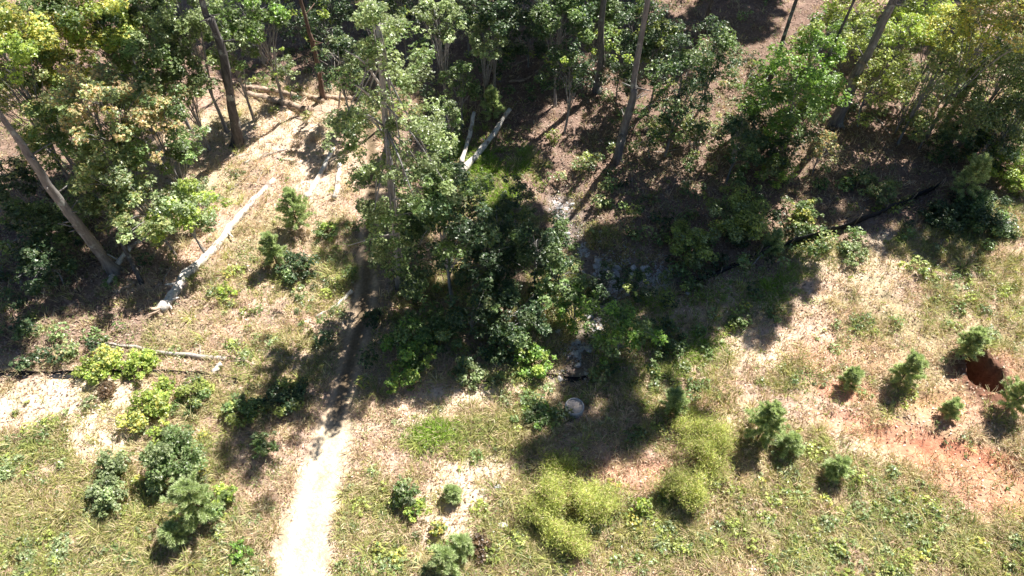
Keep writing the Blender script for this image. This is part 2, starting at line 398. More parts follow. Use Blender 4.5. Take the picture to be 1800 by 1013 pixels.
# ------------------------------------------------------------------ ground: relief and soil zones
_DC = {}
def distort(x, y):
    k = (id(x), len(np.atleast_1d(x)))
    if k not in _DC:
        _DC.clear(); _DC[k] = (fbm(x, y, 1.7, 3, 3) - .5, fbm(x, y, 1.9, 47, 3) - .5, x)
    return _DC[k]
def blob(x, y, u, v, ru, rv, ang=0, s=1, edge=.45):
    """soft uneven patch centred at a ground point; radii in metres"""
    cx, cy = flat(u, v); ca, sa = math.cos(R(ang)), math.sin(R(ang)); dx, dy = x - cx, y - cy
    a = (dx * ca + dy * sa) / ru; b = (-dx * sa + dy * ca) / rv
    n_ = distort(x, y); a = a + n_[0] * 1.1; b = b + n_[1] * 1.1; d = np.hypot(a, b)
    return s * (1 - sstep(1 - edge, 1 + edge, d))
# (u, v, ru, rv, angle, strength)
SAND = [(40, 705, 4.2, 1.1, 8, .9), (170, 740, 2.4, 1.0, -40, .95), (120, 705, 2.6, 1.1, 0, .95), (240, 700, 1.3, .6, 0, .6), (60, 790, 2.5, .8, 0, .3), (800, 700, 2.6, .55, 10, .8), (830, 690, 1.2, .5, 0, .8), (720, 740, 2.0, .4, 15, .5),
        (830, 850, 1.6, 1.1, 30, .8), (790, 910, 1.3, 1.6, 0, .7), (700, 940, 2.2, 1.0, 20, .35), (1330, 610, 2.5, .9, 20, .55), (1540, 430, 1.4, .7, 25, .6), (1500, 480, 4, 1.6, 25, .35), (1240, 740, 1.6, .7, 0, .35),
        (1530, 770, 3.0, .8, -10, .4), (610, 560, 1.2, 2.0, 0, .2), (330, 230, 2.0, 2.0, 0, .3), (300, 300, 3, 2.5, 0, .35), (500, 230, 3.5, 2.0, 0, .4), (560, 300, 2, 3, 0, .4)]
CLAY = [(1650, 790, 2.9, .75, -12, 1.0), (1500, 690, 1.6, .55, -10, .75), (1560, 755, 2.6, .7, -10, .75), (1722, 664, 1.0, 1.4, 20, .8), (1770, 650, 1.0, 1.0, 0, .5), (995, 850, .35, .9, 0, .9),
        (1120, 830, 1.6, .7, 0, .5), (1250, 700, 1.4, .6, 0, .3), (1210, 770, 2.0, 1.2, 0, .35), (1700, 840, 2.6, 1.2, -20, .7), (1480, 630, 2.5, 1.2, 0, .3), (1660, 720, 2, 1, 0, .5)]
GREEN = [(860, 290, 2.4, 3.6, 0, 1.0), (840, 240, 2.0, 2.0, 0, 1.0), (870, 360, 2.2, 1.6, 0, 1.0), (640, 215, 1.5, 1.0, 0, .7), (760, 185, 1.6, 1.0, 0, .7), (600, 470, 1.8, 2.4, 0, .8), (540, 500, 2.0, 1.6, 0, .7),
         (90, 870, 6.0, 3.0, 0, .9), (200, 980, 6.0, 2.0, 0, .9), (60, 800, 3.0, 1.0, 0, .4), (430, 700, 2.6, 1.4, 0, .6), (500, 640, 2.5, 1.8, 0, .5), (760, 770, 1.4, 1.0, 0, .7), (650, 910, 1.4, 1.8, 0, .75), (820, 780, 2.0, 1.2, 0, .5),
         (950, 730, 1.8, 1.5, 0, .8), (1000, 650, 5, 2.0, 0, .6), (900, 500, 6, 5, 0, .8), (1230, 550, 4.5, 1.6, 25, .9), (1130, 620, 3, 1.6, 0, .7), (1350, 480, 4.5, 1.3, 28, .8), (1060, 730, 2.5, 1.5, 0, .6),
         (1700, 410, 4.5, 1.2, 18, .9), (1720, 500, 4.0, 1.6, 22, .65), (1640, 560, 2.6, .9, 25, .55), (1500, 590, 2.2, .8, 25, .45), (1750, 590, 3, 1.2, 10, .5),
         (1200, 940, 6.5, 1.8, 0, .8), (1420, 930, 6.5, 2.1, 0, .8), (1000, 930, 3, 2, 0, .7), (1550, 860, 3.5, 1.2, -10, .35), (1700, 960, 4.5, 1.6, 0, .5), (1400, 660, 1.8, .9, 0, .55), (1560, 690, 1.8, .8, 0, .55),
         (1250, 700, 1.2, .9, 0, .5), (1340, 780, 2.2, 1.2, 0, .5), (300, 990, 4, 1.5, 0, .7), (1600, 985, 6, 1.6, 0, .8), (820, 990, 3, 1, 0, .5), (400, 600, 3, 1, 10, .25), (440, 480, 2.5, 2.5, 0, .25)]
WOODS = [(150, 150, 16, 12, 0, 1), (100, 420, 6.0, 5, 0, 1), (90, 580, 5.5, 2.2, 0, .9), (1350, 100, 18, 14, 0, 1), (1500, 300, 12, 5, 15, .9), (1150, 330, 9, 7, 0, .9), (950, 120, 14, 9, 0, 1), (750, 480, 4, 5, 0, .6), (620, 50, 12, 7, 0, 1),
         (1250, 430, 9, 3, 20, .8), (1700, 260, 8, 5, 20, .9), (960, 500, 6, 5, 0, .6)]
def zone(x, y, lst):
    m = np.zeros(np.shape(x))
    for z in lst: m = np.maximum(m, blob(x, y, *z))
    return m
def path_mask(x, y):
    d, p = seg_dist(x, y, PATH); w = np.interp(p, range(len(PATHW)), PATHW)
    e = d + .9 * (fbm(x, y, .7, 41, 4) - .5)
    return 1 - sstep(.55, 1.25, e / w), p
def soil(x, y):
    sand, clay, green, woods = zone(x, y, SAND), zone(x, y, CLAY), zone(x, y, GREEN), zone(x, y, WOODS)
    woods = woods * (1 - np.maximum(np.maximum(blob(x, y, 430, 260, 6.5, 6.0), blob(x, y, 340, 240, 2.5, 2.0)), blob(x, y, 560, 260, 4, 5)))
    green = green * (.42 + .58 * sstep(.40, .56, fbm(x, y, 1.5, 401, 3)))
    n1 = fbm(x, y, 2.2, 1)[..., None]; n2 = fbm(x, y, .45, 2)[..., None]; n3 = noise(x, y, .16, 8)[..., None]
    c = np.array([.55, .395, .31]) * (.72 + .55 * n1)
    c = c + (np.array([.35, .33, .16]) - c) * (sstep(.45, .75, fbm(x, y, 3.1, 30))[..., None] * .6)
    def mix(c, m, t): m = np.clip(m, 0, 1)[..., None]; return c * (1 - m) + np.array(t) * m
    c = mix(c, green * .6, (.34, .31, .15))
    c = mix(c, woods * .9, (.19, .125, .10))  # brown forest floor, lowered further to deepen the shade under the trees
    c = mix(c, sand, (.78, .65, .49))
    c = mix(c, clay, (.60, .27, .17))
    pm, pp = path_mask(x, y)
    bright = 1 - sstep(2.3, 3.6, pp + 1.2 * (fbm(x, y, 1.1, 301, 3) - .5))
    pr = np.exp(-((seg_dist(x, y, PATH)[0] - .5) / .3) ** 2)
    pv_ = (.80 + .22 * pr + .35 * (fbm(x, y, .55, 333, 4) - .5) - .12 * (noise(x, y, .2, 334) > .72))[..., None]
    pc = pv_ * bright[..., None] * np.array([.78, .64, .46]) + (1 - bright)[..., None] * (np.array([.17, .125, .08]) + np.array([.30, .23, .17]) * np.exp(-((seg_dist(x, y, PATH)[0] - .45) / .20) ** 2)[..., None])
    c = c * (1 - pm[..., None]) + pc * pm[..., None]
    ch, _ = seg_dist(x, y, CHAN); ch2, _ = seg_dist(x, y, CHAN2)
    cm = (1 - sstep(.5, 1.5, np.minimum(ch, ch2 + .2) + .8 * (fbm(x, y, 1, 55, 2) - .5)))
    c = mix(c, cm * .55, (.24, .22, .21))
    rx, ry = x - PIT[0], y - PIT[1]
    pit = 1 - sstep(.9, 1.5, np.hypot(rx * .95, ry * .62)); c = mix(c, pit * .85, (.12, .062, .042))  # red-brown soil, darkened inside the pit to stand in for its shade
    return np.clip(c * (.74 + .36 * n2 + .18 * n3), .01, .92), sand, clay, green, woods, pm
def warp(lo, hi, step, far):
    core = np.arange(lo, hi + 1e-6, step); g = step; a = []; p = hi
    while p < far[1]: g *= 1.25; p += g; a.append(p)
    b = []; g = step; p = lo
    while p > far[0]: g *= 1.25; p -= g; b.append(p)
    return np.array(b[::-1] + list(core) + a)
xs = warp(-34, 36, .11, (-400, 400)); ys = warp(3, 50, .11, (-300, 600))
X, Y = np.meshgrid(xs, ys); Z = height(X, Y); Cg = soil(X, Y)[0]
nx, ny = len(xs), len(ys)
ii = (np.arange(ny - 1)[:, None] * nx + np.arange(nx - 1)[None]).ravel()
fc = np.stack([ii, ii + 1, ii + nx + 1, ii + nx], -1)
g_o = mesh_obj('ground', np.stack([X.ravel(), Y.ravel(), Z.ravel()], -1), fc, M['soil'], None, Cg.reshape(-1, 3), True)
tag(g_o, kind='structure')
# the track: its own sheet 4 mm over the ground
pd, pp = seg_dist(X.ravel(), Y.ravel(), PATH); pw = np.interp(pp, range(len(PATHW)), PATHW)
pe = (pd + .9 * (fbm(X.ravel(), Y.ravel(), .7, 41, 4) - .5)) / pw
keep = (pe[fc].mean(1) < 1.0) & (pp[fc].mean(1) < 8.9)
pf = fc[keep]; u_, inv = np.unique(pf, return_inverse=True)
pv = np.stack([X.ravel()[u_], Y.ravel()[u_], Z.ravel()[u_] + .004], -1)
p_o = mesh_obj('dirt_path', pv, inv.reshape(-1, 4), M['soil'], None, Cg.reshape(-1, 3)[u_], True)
tag(p_o, kind='structure')
#SPLIT
# ------------------------------------------------------------------ ground cover (nobody could count it)
def scatter(n, rng, near=6.0, far=50.0):
    """points over the stretch of ground the camera overlooks, somewhat denser close by"""
    v = rng.random(n) ** 1.0 * 1080 - 30; u = rng.random(n) * 1900 - 50
    b = (506.5 - v) / FPX; dz = -math.sin(PITCH) + b * math.cos(PITCH); t = -CAM_H / dz
    return (u - 900) / FPX * t, (math.cos(PITCH) + b * math.sin(PITCH)) * t
def blades(x, y, hgt, w, col, rng, per, spread, lean=.5):
    n = len(x) ; X_ = np.repeat(x, per); Y_ = np.repeat(y, per); H_ = np.repeat(hgt, per) * (.6 + .7 * rng.random(n * per))
    N = n * per; a = rng.random(N) * 6.28; r = spread * rng.random(N) ** .7
    X_ = X_ + np.cos(a) * r; Y_ = Y_ + np.sin(a) * r; Z_ = height(X_, Y_) - .02
    a2 = a + rng.normal(size=N) * .7; ln = lean * (.3 + rng.random(N))
    d = np.stack([np.cos(a2) * ln, np.sin(a2) * ln, np.ones(N)], -1); d /= np.linalg.norm(d, axis=1)[:, None]
    b0 = np.stack([X_, Y_, Z_], -1); mid = b0 + d * H_[:, None] * .55
    d2 = d + np.stack([np.cos(a2), np.sin(a2), -.35 * np.ones(N)], -1) * (.5 * rng.random(N) + .25)[:, None] * lean * 1.6
    d2 /= np.linalg.norm(d2, axis=1)[:, None]; tip = mid + d2 * H_[:, None] * .55
    th = rng.random(N) * 6.28; s = np.stack([np.cos(th), np.sin(th), np.zeros(N)], -1) * (w * (.7 + .6 * rng.random(N)))[:, None] * .5
    v = np.stack([b0 - s, b0 + s, mid + s * .9, mid - s * .9, tip], 1).reshape(-1, 3)
    k = np.arange(N)[:, None] * 5
    q = np.concatenate([k + 0, k + 1, k + 2, k + 3], 1); t = np.concatenate([k + 3, k + 2, k + 4], 1)
    c = np.repeat(np.repeat(col, per, 0) * (1 + .2 * rng.normal(size=(N, 1))), 5, 0)
    return v, q, t, np.clip(c, .01, .92)
rng = np.random.default_rng(5)
x, y = scatter(150000, rng); _, sand, clay, green, woods, pm = soil(x, y)
patch = fbm(x, y, 2.4, 61, 3); fine = fbm(x, y, .8, 62, 2)
chd = np.minimum(seg_dist(x, y, CHAN)[0], seg_dist(x, y, CHAN2)[0])
pitd = np.hypot(x - PIT[0], y - PIT[1])
ok = (np.hypot(x - RING[0], y - RING[1]) > .62) & (pm < .15 + .55 * rng.random(len(x)) ** 2) & (pitd > .62 + .7 * fbm(x, y, .7, 501, 2)) & (chd > .5)
# dry straw-coloured tufts
pdry = (.25 + .9 * fine) * (1 - .75 * sand) * (1 - .9 * clay) * (1 - .5 * green) * (1 - .75 * woods)
m = ok & (rng.random(len(x)) < pdry * .42); n = m.sum(); col = np.array([.70, .53, .38]) * (.65 + .6 * rng.random((n, 1))) + (rng.random((n, 1)) < .3) * np.array([-.08, .03, -.06])
v, q, t, c = blades(x[m], y[m], .16 + .38 * fine[m], .024, col, rng, 7, .13, .9)
tag(mesh_obj('dry_grass', v, [q, t], M['grass'], None, c), kind='stuff', label='dry straw-coloured grass over the clearing', cat='grass')
# green and yellow-green tufts
pg = (green * (.35 + 1.1 * sstep(.3, .6, patch)) + .10 * sstep(.5, .7, patch)) * (1 - .8 * sand) * (1 - .9 * clay) * (1 - .5 * woods)
m = ok & (rng.random(len(x)) < pg * .75); n = m.sum(); r = rng.random((n, 1))
lush = np.maximum(np.maximum(blob(x[m], y[m], 860, 290, 3, 4.5), blob(x[m], y[m], 870, 360, 2.6, 2)), np.maximum(blob(x[m], y[m], 1230, 560, 6, 2.5, 25), blob(x[m], y[m], 760, 770, 1.6, 1.2)))[:, None]
col = np.where(r < .45, [[.44, .44, .15]], np.where(r < .82, [[.60, .53, .28]], [[.25, .31, .10]])) * (.75 + .5 * rng.random((n, 1)))
col = col * (1 - lush) + lush * np.array([.27, .42, .06]) * (.7 + .6 * rng.random((n, 1)))
v, q, t, c = blades(x[m], y[m], .12 + .45 * fine[m] ** 1.3, .026, col, rng, 9, .12, .75)
tag(mesh_obj('green_grass', v, [q, t], M['grass'], None, c), kind='stuff', label='green and yellowish grass tufts growing over the field', cat='grass')
# arching tussocks
rng = np.random.default_rng(8); x5, y5 = scatter(9000, rng); _, sand, clay, green, woods, pm = soil(x5, y5); pt = fbm(x5, y5, 1.3, 171, 2)
m = (pm < .1) & (np.hypot(x5 - RING[0], y5 - RING[1]) > .8) & (np.hypot(x5 - PIT[0], y5 - PIT[1]) > 1.05) & (seg_dist(x5, y5, CHAN)[0] > 1) & (rng.random(len(x5)) < (.10 + .55 * green) * sstep(.38, .6, pt) * (1 - .7 * sand) * (1 - .8 * clay) * (1 - woods))
n = m.sum(); r = rng.random((n, 1)); col = np.where(r < .4, [[.44, .47, .15]], np.where(r < .75, [[.58, .52, .28]], [[.28, .34, .10]])) * (.75 + .5 * rng.random((n, 1)))
v, q, t, c = blades(x5[m], y5[m], .32 + .42 * rng.random(n), .024, col, rng, 42, .13, 1.25)
tag(mesh_obj('tussock_grass', v, [q, t], M['grass'], None, c), kind='stuff', label='arching pale tussocks of tall grass', cat='grass')
# low weeds with small leaves
x2, y2 = scatter(60000, rng); _, sand, clay, green, woods, pm = soil(x2, y2)
pt = fbm(x2, y2, 1.5, 91, 3)
m = (pm < .2) & (np.hypot(x2 - RING[0], y2 - RING[1]) > .6) & (np.hypot(x2 - PIT[0], y2 - PIT[1]) > 1.8) & (rng.random(len(x2)) < (.10 + .9 * sstep(.48, .66, pt)) * (.10 + .55 * green + .16 * woods) * (1 - .8 * sand) * (1 - .8 * clay))
wx, wy = x2[m], y2[m]; V, K = [], []
per = 9; n = len(wx); PX = np.repeat(wx, per) + rng.normal(size=n * per) * .13; PY = np.repeat(wy, per) + rng.normal(size=n * per) * .13
PZ = height(PX, PY) + .03 + .25 * rng.random(n * per) * np.repeat(.4 + rng.random(n), per)
base_c = np.repeat(np.where(rng.random((n, 1)) < .55, [[.20, .27, .09]], np.where(rng.random((n, 1)) < .6, [[.32, .37, .12]], [[.30, .34, .21]])) * (.7 + .6 * rng.random((n, 1))), per, 0)
nn = np.array([0, 0, 1.0]) + rng.normal(size=(n * per, 3)) * .5
v, f, c = leaves(np.stack([PX, PY, PZ], -1), nn, (.10 * (.6 + .8 * rng.random(n * per))), .055, base_c, rng)
tag(mesh_obj('low_weeds', v, f, M['leaf'], None, np.clip(c, .01, .9)), kind='stuff', label='low leafy weeds covering the field', cat='weeds')
rng = np.random.default_rng(21); x4, y4 = scatter(16000, rng); _, sand, clay, green, woods, pm = soil(x4, y4); pt = fbm(x4, y4, 2.0, 131, 3)
m = (pm < .1) & (np.hypot(x4 - PIT[0], y4 - PIT[1]) > 1.1) & (seg_dist(x4, y4, CHAN)[0] > 1) & (rng.random(len(x4)) < .8 * green * (1 - woods) * (.1 + sstep(.42, .6, pt)) * (1 - sand) * (1 - clay) + .02)
cl = np.stack([x4[m], y4[m], height(x4[m], y4[m]) + .1, .10 + .32 * rng.random(m.sum()) ** 2.5], -1)
h1 = rng.random(len(cl)); V, K = [], []
for pal_, lo, hi in [('olive', 0, .35), ('pale', .35, .6), ('green', .6, .8), ('grey', .8, .93), ('yellow', .93, 1)]:
    sub = cl[(h1 >= lo) & (h1 < hi)]; v, f, k = foliage(sub, pal_, rng, .085, .7); V.append(v); K.append(k)
V = np.concatenate(V); tag(mesh_obj('field_weeds', V, np.arange(len(V)).reshape(-1, 4), M['leaf'], None, np.concatenate(K)), kind='stuff', label='bushy low weeds dotting the field', cat='weeds')
x4, y4 = scatter(9000, rng); _, sand, clay, green, woods, pm = soil(x4, y4); pt = fbm(x4, y4, 3.2, 151, 3)
m = (pm < .1) & (seg_dist(x4, y4, CHAN)[0] > .35) & (rng.random(len(x4)) < .42 * woods * sstep(.44, .64, pt))
cl = np.stack([x4[m], y4[m], height(x4[m], y4[m]) + .15 + .5 * rng.random(m.sum()), .2 + .32 * rng.random(m.sum())], -1)
h1 = rng.random(len(cl)); V, K = [], []
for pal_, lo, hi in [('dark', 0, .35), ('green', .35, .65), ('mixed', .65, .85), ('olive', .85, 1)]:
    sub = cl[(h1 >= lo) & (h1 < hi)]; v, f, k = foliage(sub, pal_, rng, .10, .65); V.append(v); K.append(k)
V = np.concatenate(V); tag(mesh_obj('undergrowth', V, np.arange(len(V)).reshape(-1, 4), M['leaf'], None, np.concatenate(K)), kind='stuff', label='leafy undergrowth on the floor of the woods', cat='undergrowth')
# fallen leaves and straw bits
x3, y3 = scatter(170000, rng); _, sand, clay, green, woods, pm = soil(x3, y3)
m = (pm < .5 + .35 * rng.random(len(x3))) & (rng.random(len(x3)) < .35 + .55 * woods - .25 * green - .28 * clay) & (np.hypot(x3 - PIT[0], y3 - PIT[1]) > .8)
m &= ~((pm > .15) & (rng.random(len(x3)) < .85))
lx, ly = x3[m], y3[m]; n = len(lx); r = rng.random((n, 1)); wd = woods[m][:, None]
col = np.where(r < .35, [[.66, .47, .38]], np.where(r < .62, [[.44, .30, .22]], np.where(r < .88, [[.70, .58, .46]], [[.22, .15, .11]]))) * (.7 + .6 * rng.random((n, 1))) * (1 - .42 * wd)  # last factor darkens litter in the woods, partly to deepen the shade there
nn = np.array([0, 0, 1.0]) + rng.normal(size=(n, 3)) * .45
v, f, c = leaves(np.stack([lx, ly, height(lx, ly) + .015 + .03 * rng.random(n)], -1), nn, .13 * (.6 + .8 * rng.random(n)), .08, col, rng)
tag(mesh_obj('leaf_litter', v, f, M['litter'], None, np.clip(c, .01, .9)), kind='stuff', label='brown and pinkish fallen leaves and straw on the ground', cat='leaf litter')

# ------------------------------------------------------------------ tall trees: trunks in the picture, crowns above its upper edge
def tall(base, via, rb, H, label, crownR, pal, bark='bark', n=None, crown_z=None, Ls=.28, name='tall_tree', dens=1.0, Rz=None, lean=(0, 0), flare=1.35, pts_low=None, topr=.35, low=None):
    """base pixel, pixels the trunk passes (same depth as the base)"""
    SEED[0] += 1; rng = np.random.default_rng(SEED[0])
    b = np.array(G(*base)); P = [b + np.array([0, 0, -.3])] + [onY(u, v, b[1]) for u, v in via]
    lastd = P[-1] - b; dz = H - lastd[2]
    sl = lastd[:2] / max(lastd[2], 1); topp = np.array([P[-1][0] + sl[0] * dz * .6 + lean[0], b[1] + lean[1], b[2] + H]); P.append(topp)
    root = empty(name, tuple(b), label, 'tree'); ax = spline([p - b for p in P], 22)
    ax[3:-1, :2] += .045 * np.cumsum(rng.normal(size=(18, 2)), 0) * .8; rad = np.linspace(rb, rb * topr, 22) * (1 + .04 * rng.normal(size=22)); rad[0] *= flare * 1.1; rad[1] *= 1 + (flare - 1) * .25
    T = Tubes(); T.add(ax, rad, 14, rng, .10)
    for _ in range(9):
        s_ = rng.integers(3, 16); d_ = unit(1, rng)[0]; d_[2] = .15; d_ /= np.linalg.norm(d_); T.add([ax[s_], ax[s_] + d_ * (rad[s_] + .2 + .8 * rng.random() ** 2)], [.05, .02], 5)
    for _ in range(5):
        a_ = rng.random() * 6.28; d_ = np.array([math.cos(a_), math.sin(a_), 0]); T.add([d_ * rb * .3 + [0, 0, .55], d_ * rb * 1.1 + [0, 0, .12], d_ * rb * 2.1 - [0, 0, .12]], [rb * .5, rb * .4, rb * .12], 6)
    c = ax[-1].copy(); Rz = Rz or crownR * .9; c[2] = (crown_z or H - Rz * .6)
    c[:2] = np.array([np.interp(c[2], ax[:, 2], ax[:, 0]), np.interp(c[2], ax[:, 2], ax[:, 1])])
    cl = make_clumps(c, crownR, crownR, Rz, n or int(14 + 5 * crownR), rng, .25, .3)
    if low: c2 = np.array([np.interp(low[0], ax[:, 2], ax[:, 0]), np.interp(low[0], ax[:, 2], ax[:, 1]), low[0]]); cl = np.vstack([cl, make_clumps(c2, low[1], low[1], low[2], 38, rng, .25, .3)])
    for qd in cl:
        s = np.searchsorted(ax[:, 2], min(qd[2] - .5, ax[-1, 2] * .97)); s = min(max(s, 2), 20)
        T.add(spline([ax[s], (ax[s] + qd[:3]) / 2 + np.array([0, 0, .3]), qd[:3]], 6), np.linspace(rad[s] * .4, .02, 6), 5)
    v, f, k = foliage(cl, pal, rng, Ls, dens)
    mesh_obj('crown', v, f, M['leaf'], root, k); T.build('trunk', M[bark], root)
    return root
tall((418, 255), [(399, 134), (372, 34), (356, 0)], .27, 24, 'dark bare pine trunk rising from the pale clearing beside the path', 3.2, 'pine', 'bark_dark')
tall((568, 174), [(550, 84), (527, 0)], .17, 22, 'slim reddish pine trunk behind the pile of felled logs', 2.4, 'pine', 'bark_pine')
tall((547, 70), [(536, 0)], .13, 20, 'thin dark trunk just behind the slim reddish pine', 2.0, 'pine', 'bark_dark')
tall((202, 478), [(151, 414), (101, 353), (44, 279), (7, 235)], .27, 17, 'thick grey trunk leaning left among the oaks at the left edge', 3.0, 'green', 'bark_mid')
tall((1048, 160), [(1051, 124), (1060, 0)], .29, 24, 'straight grey trunk at the top centre standing in deep shade', 3.6, 'green', 'bark_mid')
tall((1083, 284), [(1110, 161), (1118, 100)], .25, 25, 'pale grey trunk rising from the sunlit slope right of the shaded gully', 2.3, 'dark', 'bark_mid', crown_z=20, dens=1.8, Rz=5, n=34)
tall((1468, 217), [(1515, 117), (1569, 7)], .34, 36, 'broad lichen-grey trunk slanting up behind the big bright maple', 3.2, 'green', 'bark_mid', crown_z=32, Rz=3.6, low=(20, 3.6, 4.8), dens=1.7)
tall((1606, 187), [(1650, 112), (1712, 12)], .12, 16, 'thin dark trunk between the yellow maple and the broad grey trunk', 2.3, 'yellow', 'bark_dark', dens=1.5)
tall((1215, 105), [(1235, 40), (1250, 0)], .22, 31, 'dark trunk beside the bare leafy slope at the upper right', 2.6, 'dark', 'bark_dark', Rz=5, dens=1.8, crown_z=27, n=36)
tall((1395, 222), [(1432, 145), (1472, 60)], .13, 22, 'shaded trunk half hidden behind the big bright maple', 3.9, 'dark', 'bark_dark', crown_z=18, Rz=4.6, dens=1.9, n=44)
tall((1330, 195), [(1362, 120), (1395, 40)], .18, 22, 'dark trunk behind the left side of the big bright maple', 2.5, 'dark', 'bark_dark', Rz=5, dens=2, n=36)
tall((1692, 165), [(1750, 90), (1800, 20)], .2, 14, 'dark trunk hidden among the grey-green trees at the right', 2.6, 'dark', 'bark_dark')
for k, (x_, y_, H_, r_) in enumerate([(-14, 57, 18, 4), (-9, 56, 20, 4.4), (-3, 56, 19, 4), (2, 54, 20, 4.5), (7, 49, 19, 4.2), (12, 56, 20, 4.5), (17, 51, 19, 3.4), (24, 56, 20, 3.6), (31, 52, 19, 3.4), (38, 56, 20, 3.8), (45, 52, 20, 3.5), (48, 60, 20, 4)]):
    tree((x_, y_, hz(x_, y_)), (x_, y_, H_ - 3), r_ * (.68 if x_ > 14 else 1), 5.0 if x_ > 0 else 3.8, 'green', 'tall dense tree in the row just beyond the upper edge of the picture', L=.3, dens=1.4, tr=.22, group='trees beyond the upper edge of the picture', name='tall_tree')
tall((462, 110), [(458, 60), (452, 0)], .13, 17, 'pale thin trunk between the narrow green trees above the log pile', 2.2, 'grey', 'bark')
tall((1790, 215), [(1850, 100)], .26, 16, 'tall trunk at the right edge of the woods', 2.8, 'green', 'bark_dark')
tall((945, 95), [(948, 40), (952, 0)], .2, 12, 'dark trunk in the deep shade above the leaning pale logs', 2.6, 'dark', 'bark_dark')
# dead stem leaning beside the thick grey trunk
def snag(pts, r0, r1, label, twigs=6, mat='bark', name='dead_tree', tl=1.2, z=None, cat='dead tree'):
    """bare stem through pixels with heights, plus a few bare twigs"""
    SEED[0] += 1; rng = np.random.default_rng(SEED[0])
    P = []
    for u, v, h in pts: x_, y_, g_ = G(u, v, h); P.append(np.array([x_, y_, g_ + h]))
    b = P[0].copy(); root = empty(name, tuple(b), label, cat)
    ax = spline([p - b for p in P], 12); ax[0, 2] -= .1; rad = np.linspace(r0, r1, 12); T = Tubes(); T.add(ax, rad, 8, rng, .1); T.build('stem' if cat != 'log' else 'trunk', M[mat], root)
    for i in range(twigs):
        s = rng.integers(3, 12); d = unit(1, rng)[0]; d[2] = abs(d[2]) * .8 + .1; l = tl * (.5 + .8 * rng.random())
        Tw = Tubes(); p0 = ax[min(s, 11)]; p2 = p0 + d * l; pm_ = (p0 + p2) / 2 + rng.normal(size=3) * .12 * l
        Tw.add(spline([p0, pm_, p2], 5), np.linspace(max(r1 * .8, .015), .008, 5), 5)
        for _ in range(2):
            d3 = d * .6 + unit(1, rng)[0] * .7; Tw.add([pm_, pm_ + d3 * l * .4], [.012, .006], 4)
        Tw.build('branch', M[mat], root)
    return root
snag([(250, 500, 0), (230, 458, .9), (213, 425, 1.8)], .13, .10, 'short dark dead stem leaning beside the thick grey trunk', 0, 'bark_dark')
snag([(595, 190, 0), (600, 130, 2.2), (590, 70, 4.5)], .06, .02, 'bare grey dead sapling standing left of the central tree', 9, 'twig', tl=1.5)
snag([(640, 60, 0), (636, 20, 1.6), (630, -20, 3.5)], .05, .02, 'cluster of bare grey stems at the top edge above the central tree', 7, 'bark', tl=1.6)
snag([(1395, 60, .2), (1440, 34, .5), (1475, 25, 1.0)], .045, .02, 'whitish fallen dead branch on the slope at the upper right', 7, 'twig', 'dead_branch', .9, cat='branch')
snag([(1560, 42, 1.0), (1600, 56, 1.6), (1642, 63, 1.8)], .05, .035, 'pale crooked dead branch beneath the yellow maple', 4, 'twig', 'dead_branch', .7, cat='branch')
snag([(760, 105, 0), (770, 80, 1.2), (782, 50, 2.4)], .04, .015, 'small bare sapling right of the central tree crown', 4, 'twig', tl=.9)

# ------------------------------------------------------------------ logs
def log(pts, r0, r1, label, mat='log', group=None, stubs=0, root_end=False, lift=.0, seed=0, rough=.08, name='fallen_log'):
    SEED[0] += 1; rng = np.random.default_rng(SEED[0]); P = []
    for i, p in enumerate(pts):
        x_, y_, g_ = G(p[0], p[1]); r = r0 + (r1 - r0) * i / (len(pts) - 1); h = p[2] if len(p) > 2 else 0
        P.append((x_, y_, g_ + r * .75 + h))
    P = np.array(P); b = P.mean(0); root = empty(name, tuple(b), label, 'log', group); n = 16
    ax = spline(P - b, n); ax[1:-1] += rng.normal(size=(n - 2, 3)) * .018
    ax[1:-1, :2] += .02 * np.cumsum(rng.normal(size=(n - 2, 2)), 0) * r0 / .15; ax[:, 2] -= .25 * max(r0, r1); rad = np.linspace(r0, r1, n) * (1 + .10 * rng.normal(size=n)); T = Tubes(); T.add(ax, rad, 12, rng, rough * 1.6); T.build('trunk', M[mat], root)
    for i in range(stubs):
        s = rng.integers(2, n - 2); d = unit(1, rng)[0]; d[2] = abs(d[2]) * .7; l = .35 + .6 * rng.random()
        Tt = Tubes(); Tt.add([ax[s], ax[s] + d * l], [rad[s] * .35, rad[s] * .15], 6, rng, .1); Tt.build('branch_stub', M[mat], root)
    if root_end:
        Tt = Tubes(); ax_d = ax[-1] - ax[-3]; ax_d /= np.linalg.norm(ax_d)
        for i in range(16):
            d = ax_d * .55 + unit(1, rng)[0] * .8; l = .18 + .5 * rng.random() ** 2
            Tt.add([ax[-2], ax[-1] + d * l * .5, ax[-1] + d * l], [rad[-1] * .6, rad[-1] * .3, .02], 6, rng, .15)
        Tt.build('splintered_end', M['log_brown'], root)
    return root
log([(482, 315), (430, 372), (378, 440)], .11, .21, 'long bleached white log, upper half of the big fallen trunk in the clearing', stubs=4)
log([(381, 436), (330, 490), (283, 548)], .22, .25, 'thick bleached log with a splintered root end, lower half of the big fallen trunk', stubs=3, root_end=True)
log([(586, 262), (560, 310), (538, 350)], .12, .16, 'slender pale log left of the faint track below the central tree')
log([(598, 290), (588, 350)], .13, .15, 'short pale log beside the slender pale log near the faint track')
log([(896, 205, .5), (860, 255, .3), (808, 312)], .12, .19, 'bright white log lying across the lush green grass', stubs=2)
log([(835, 220, .9), (826, 255, .6), (813, 292, .1)], .10, .12, 'thinner white log propped just left of the bright white log')
log([(868, 95, .4), (850, 152)], .13, .10, 'tan log end poking out of the shade above the white logs', 'log_brown')
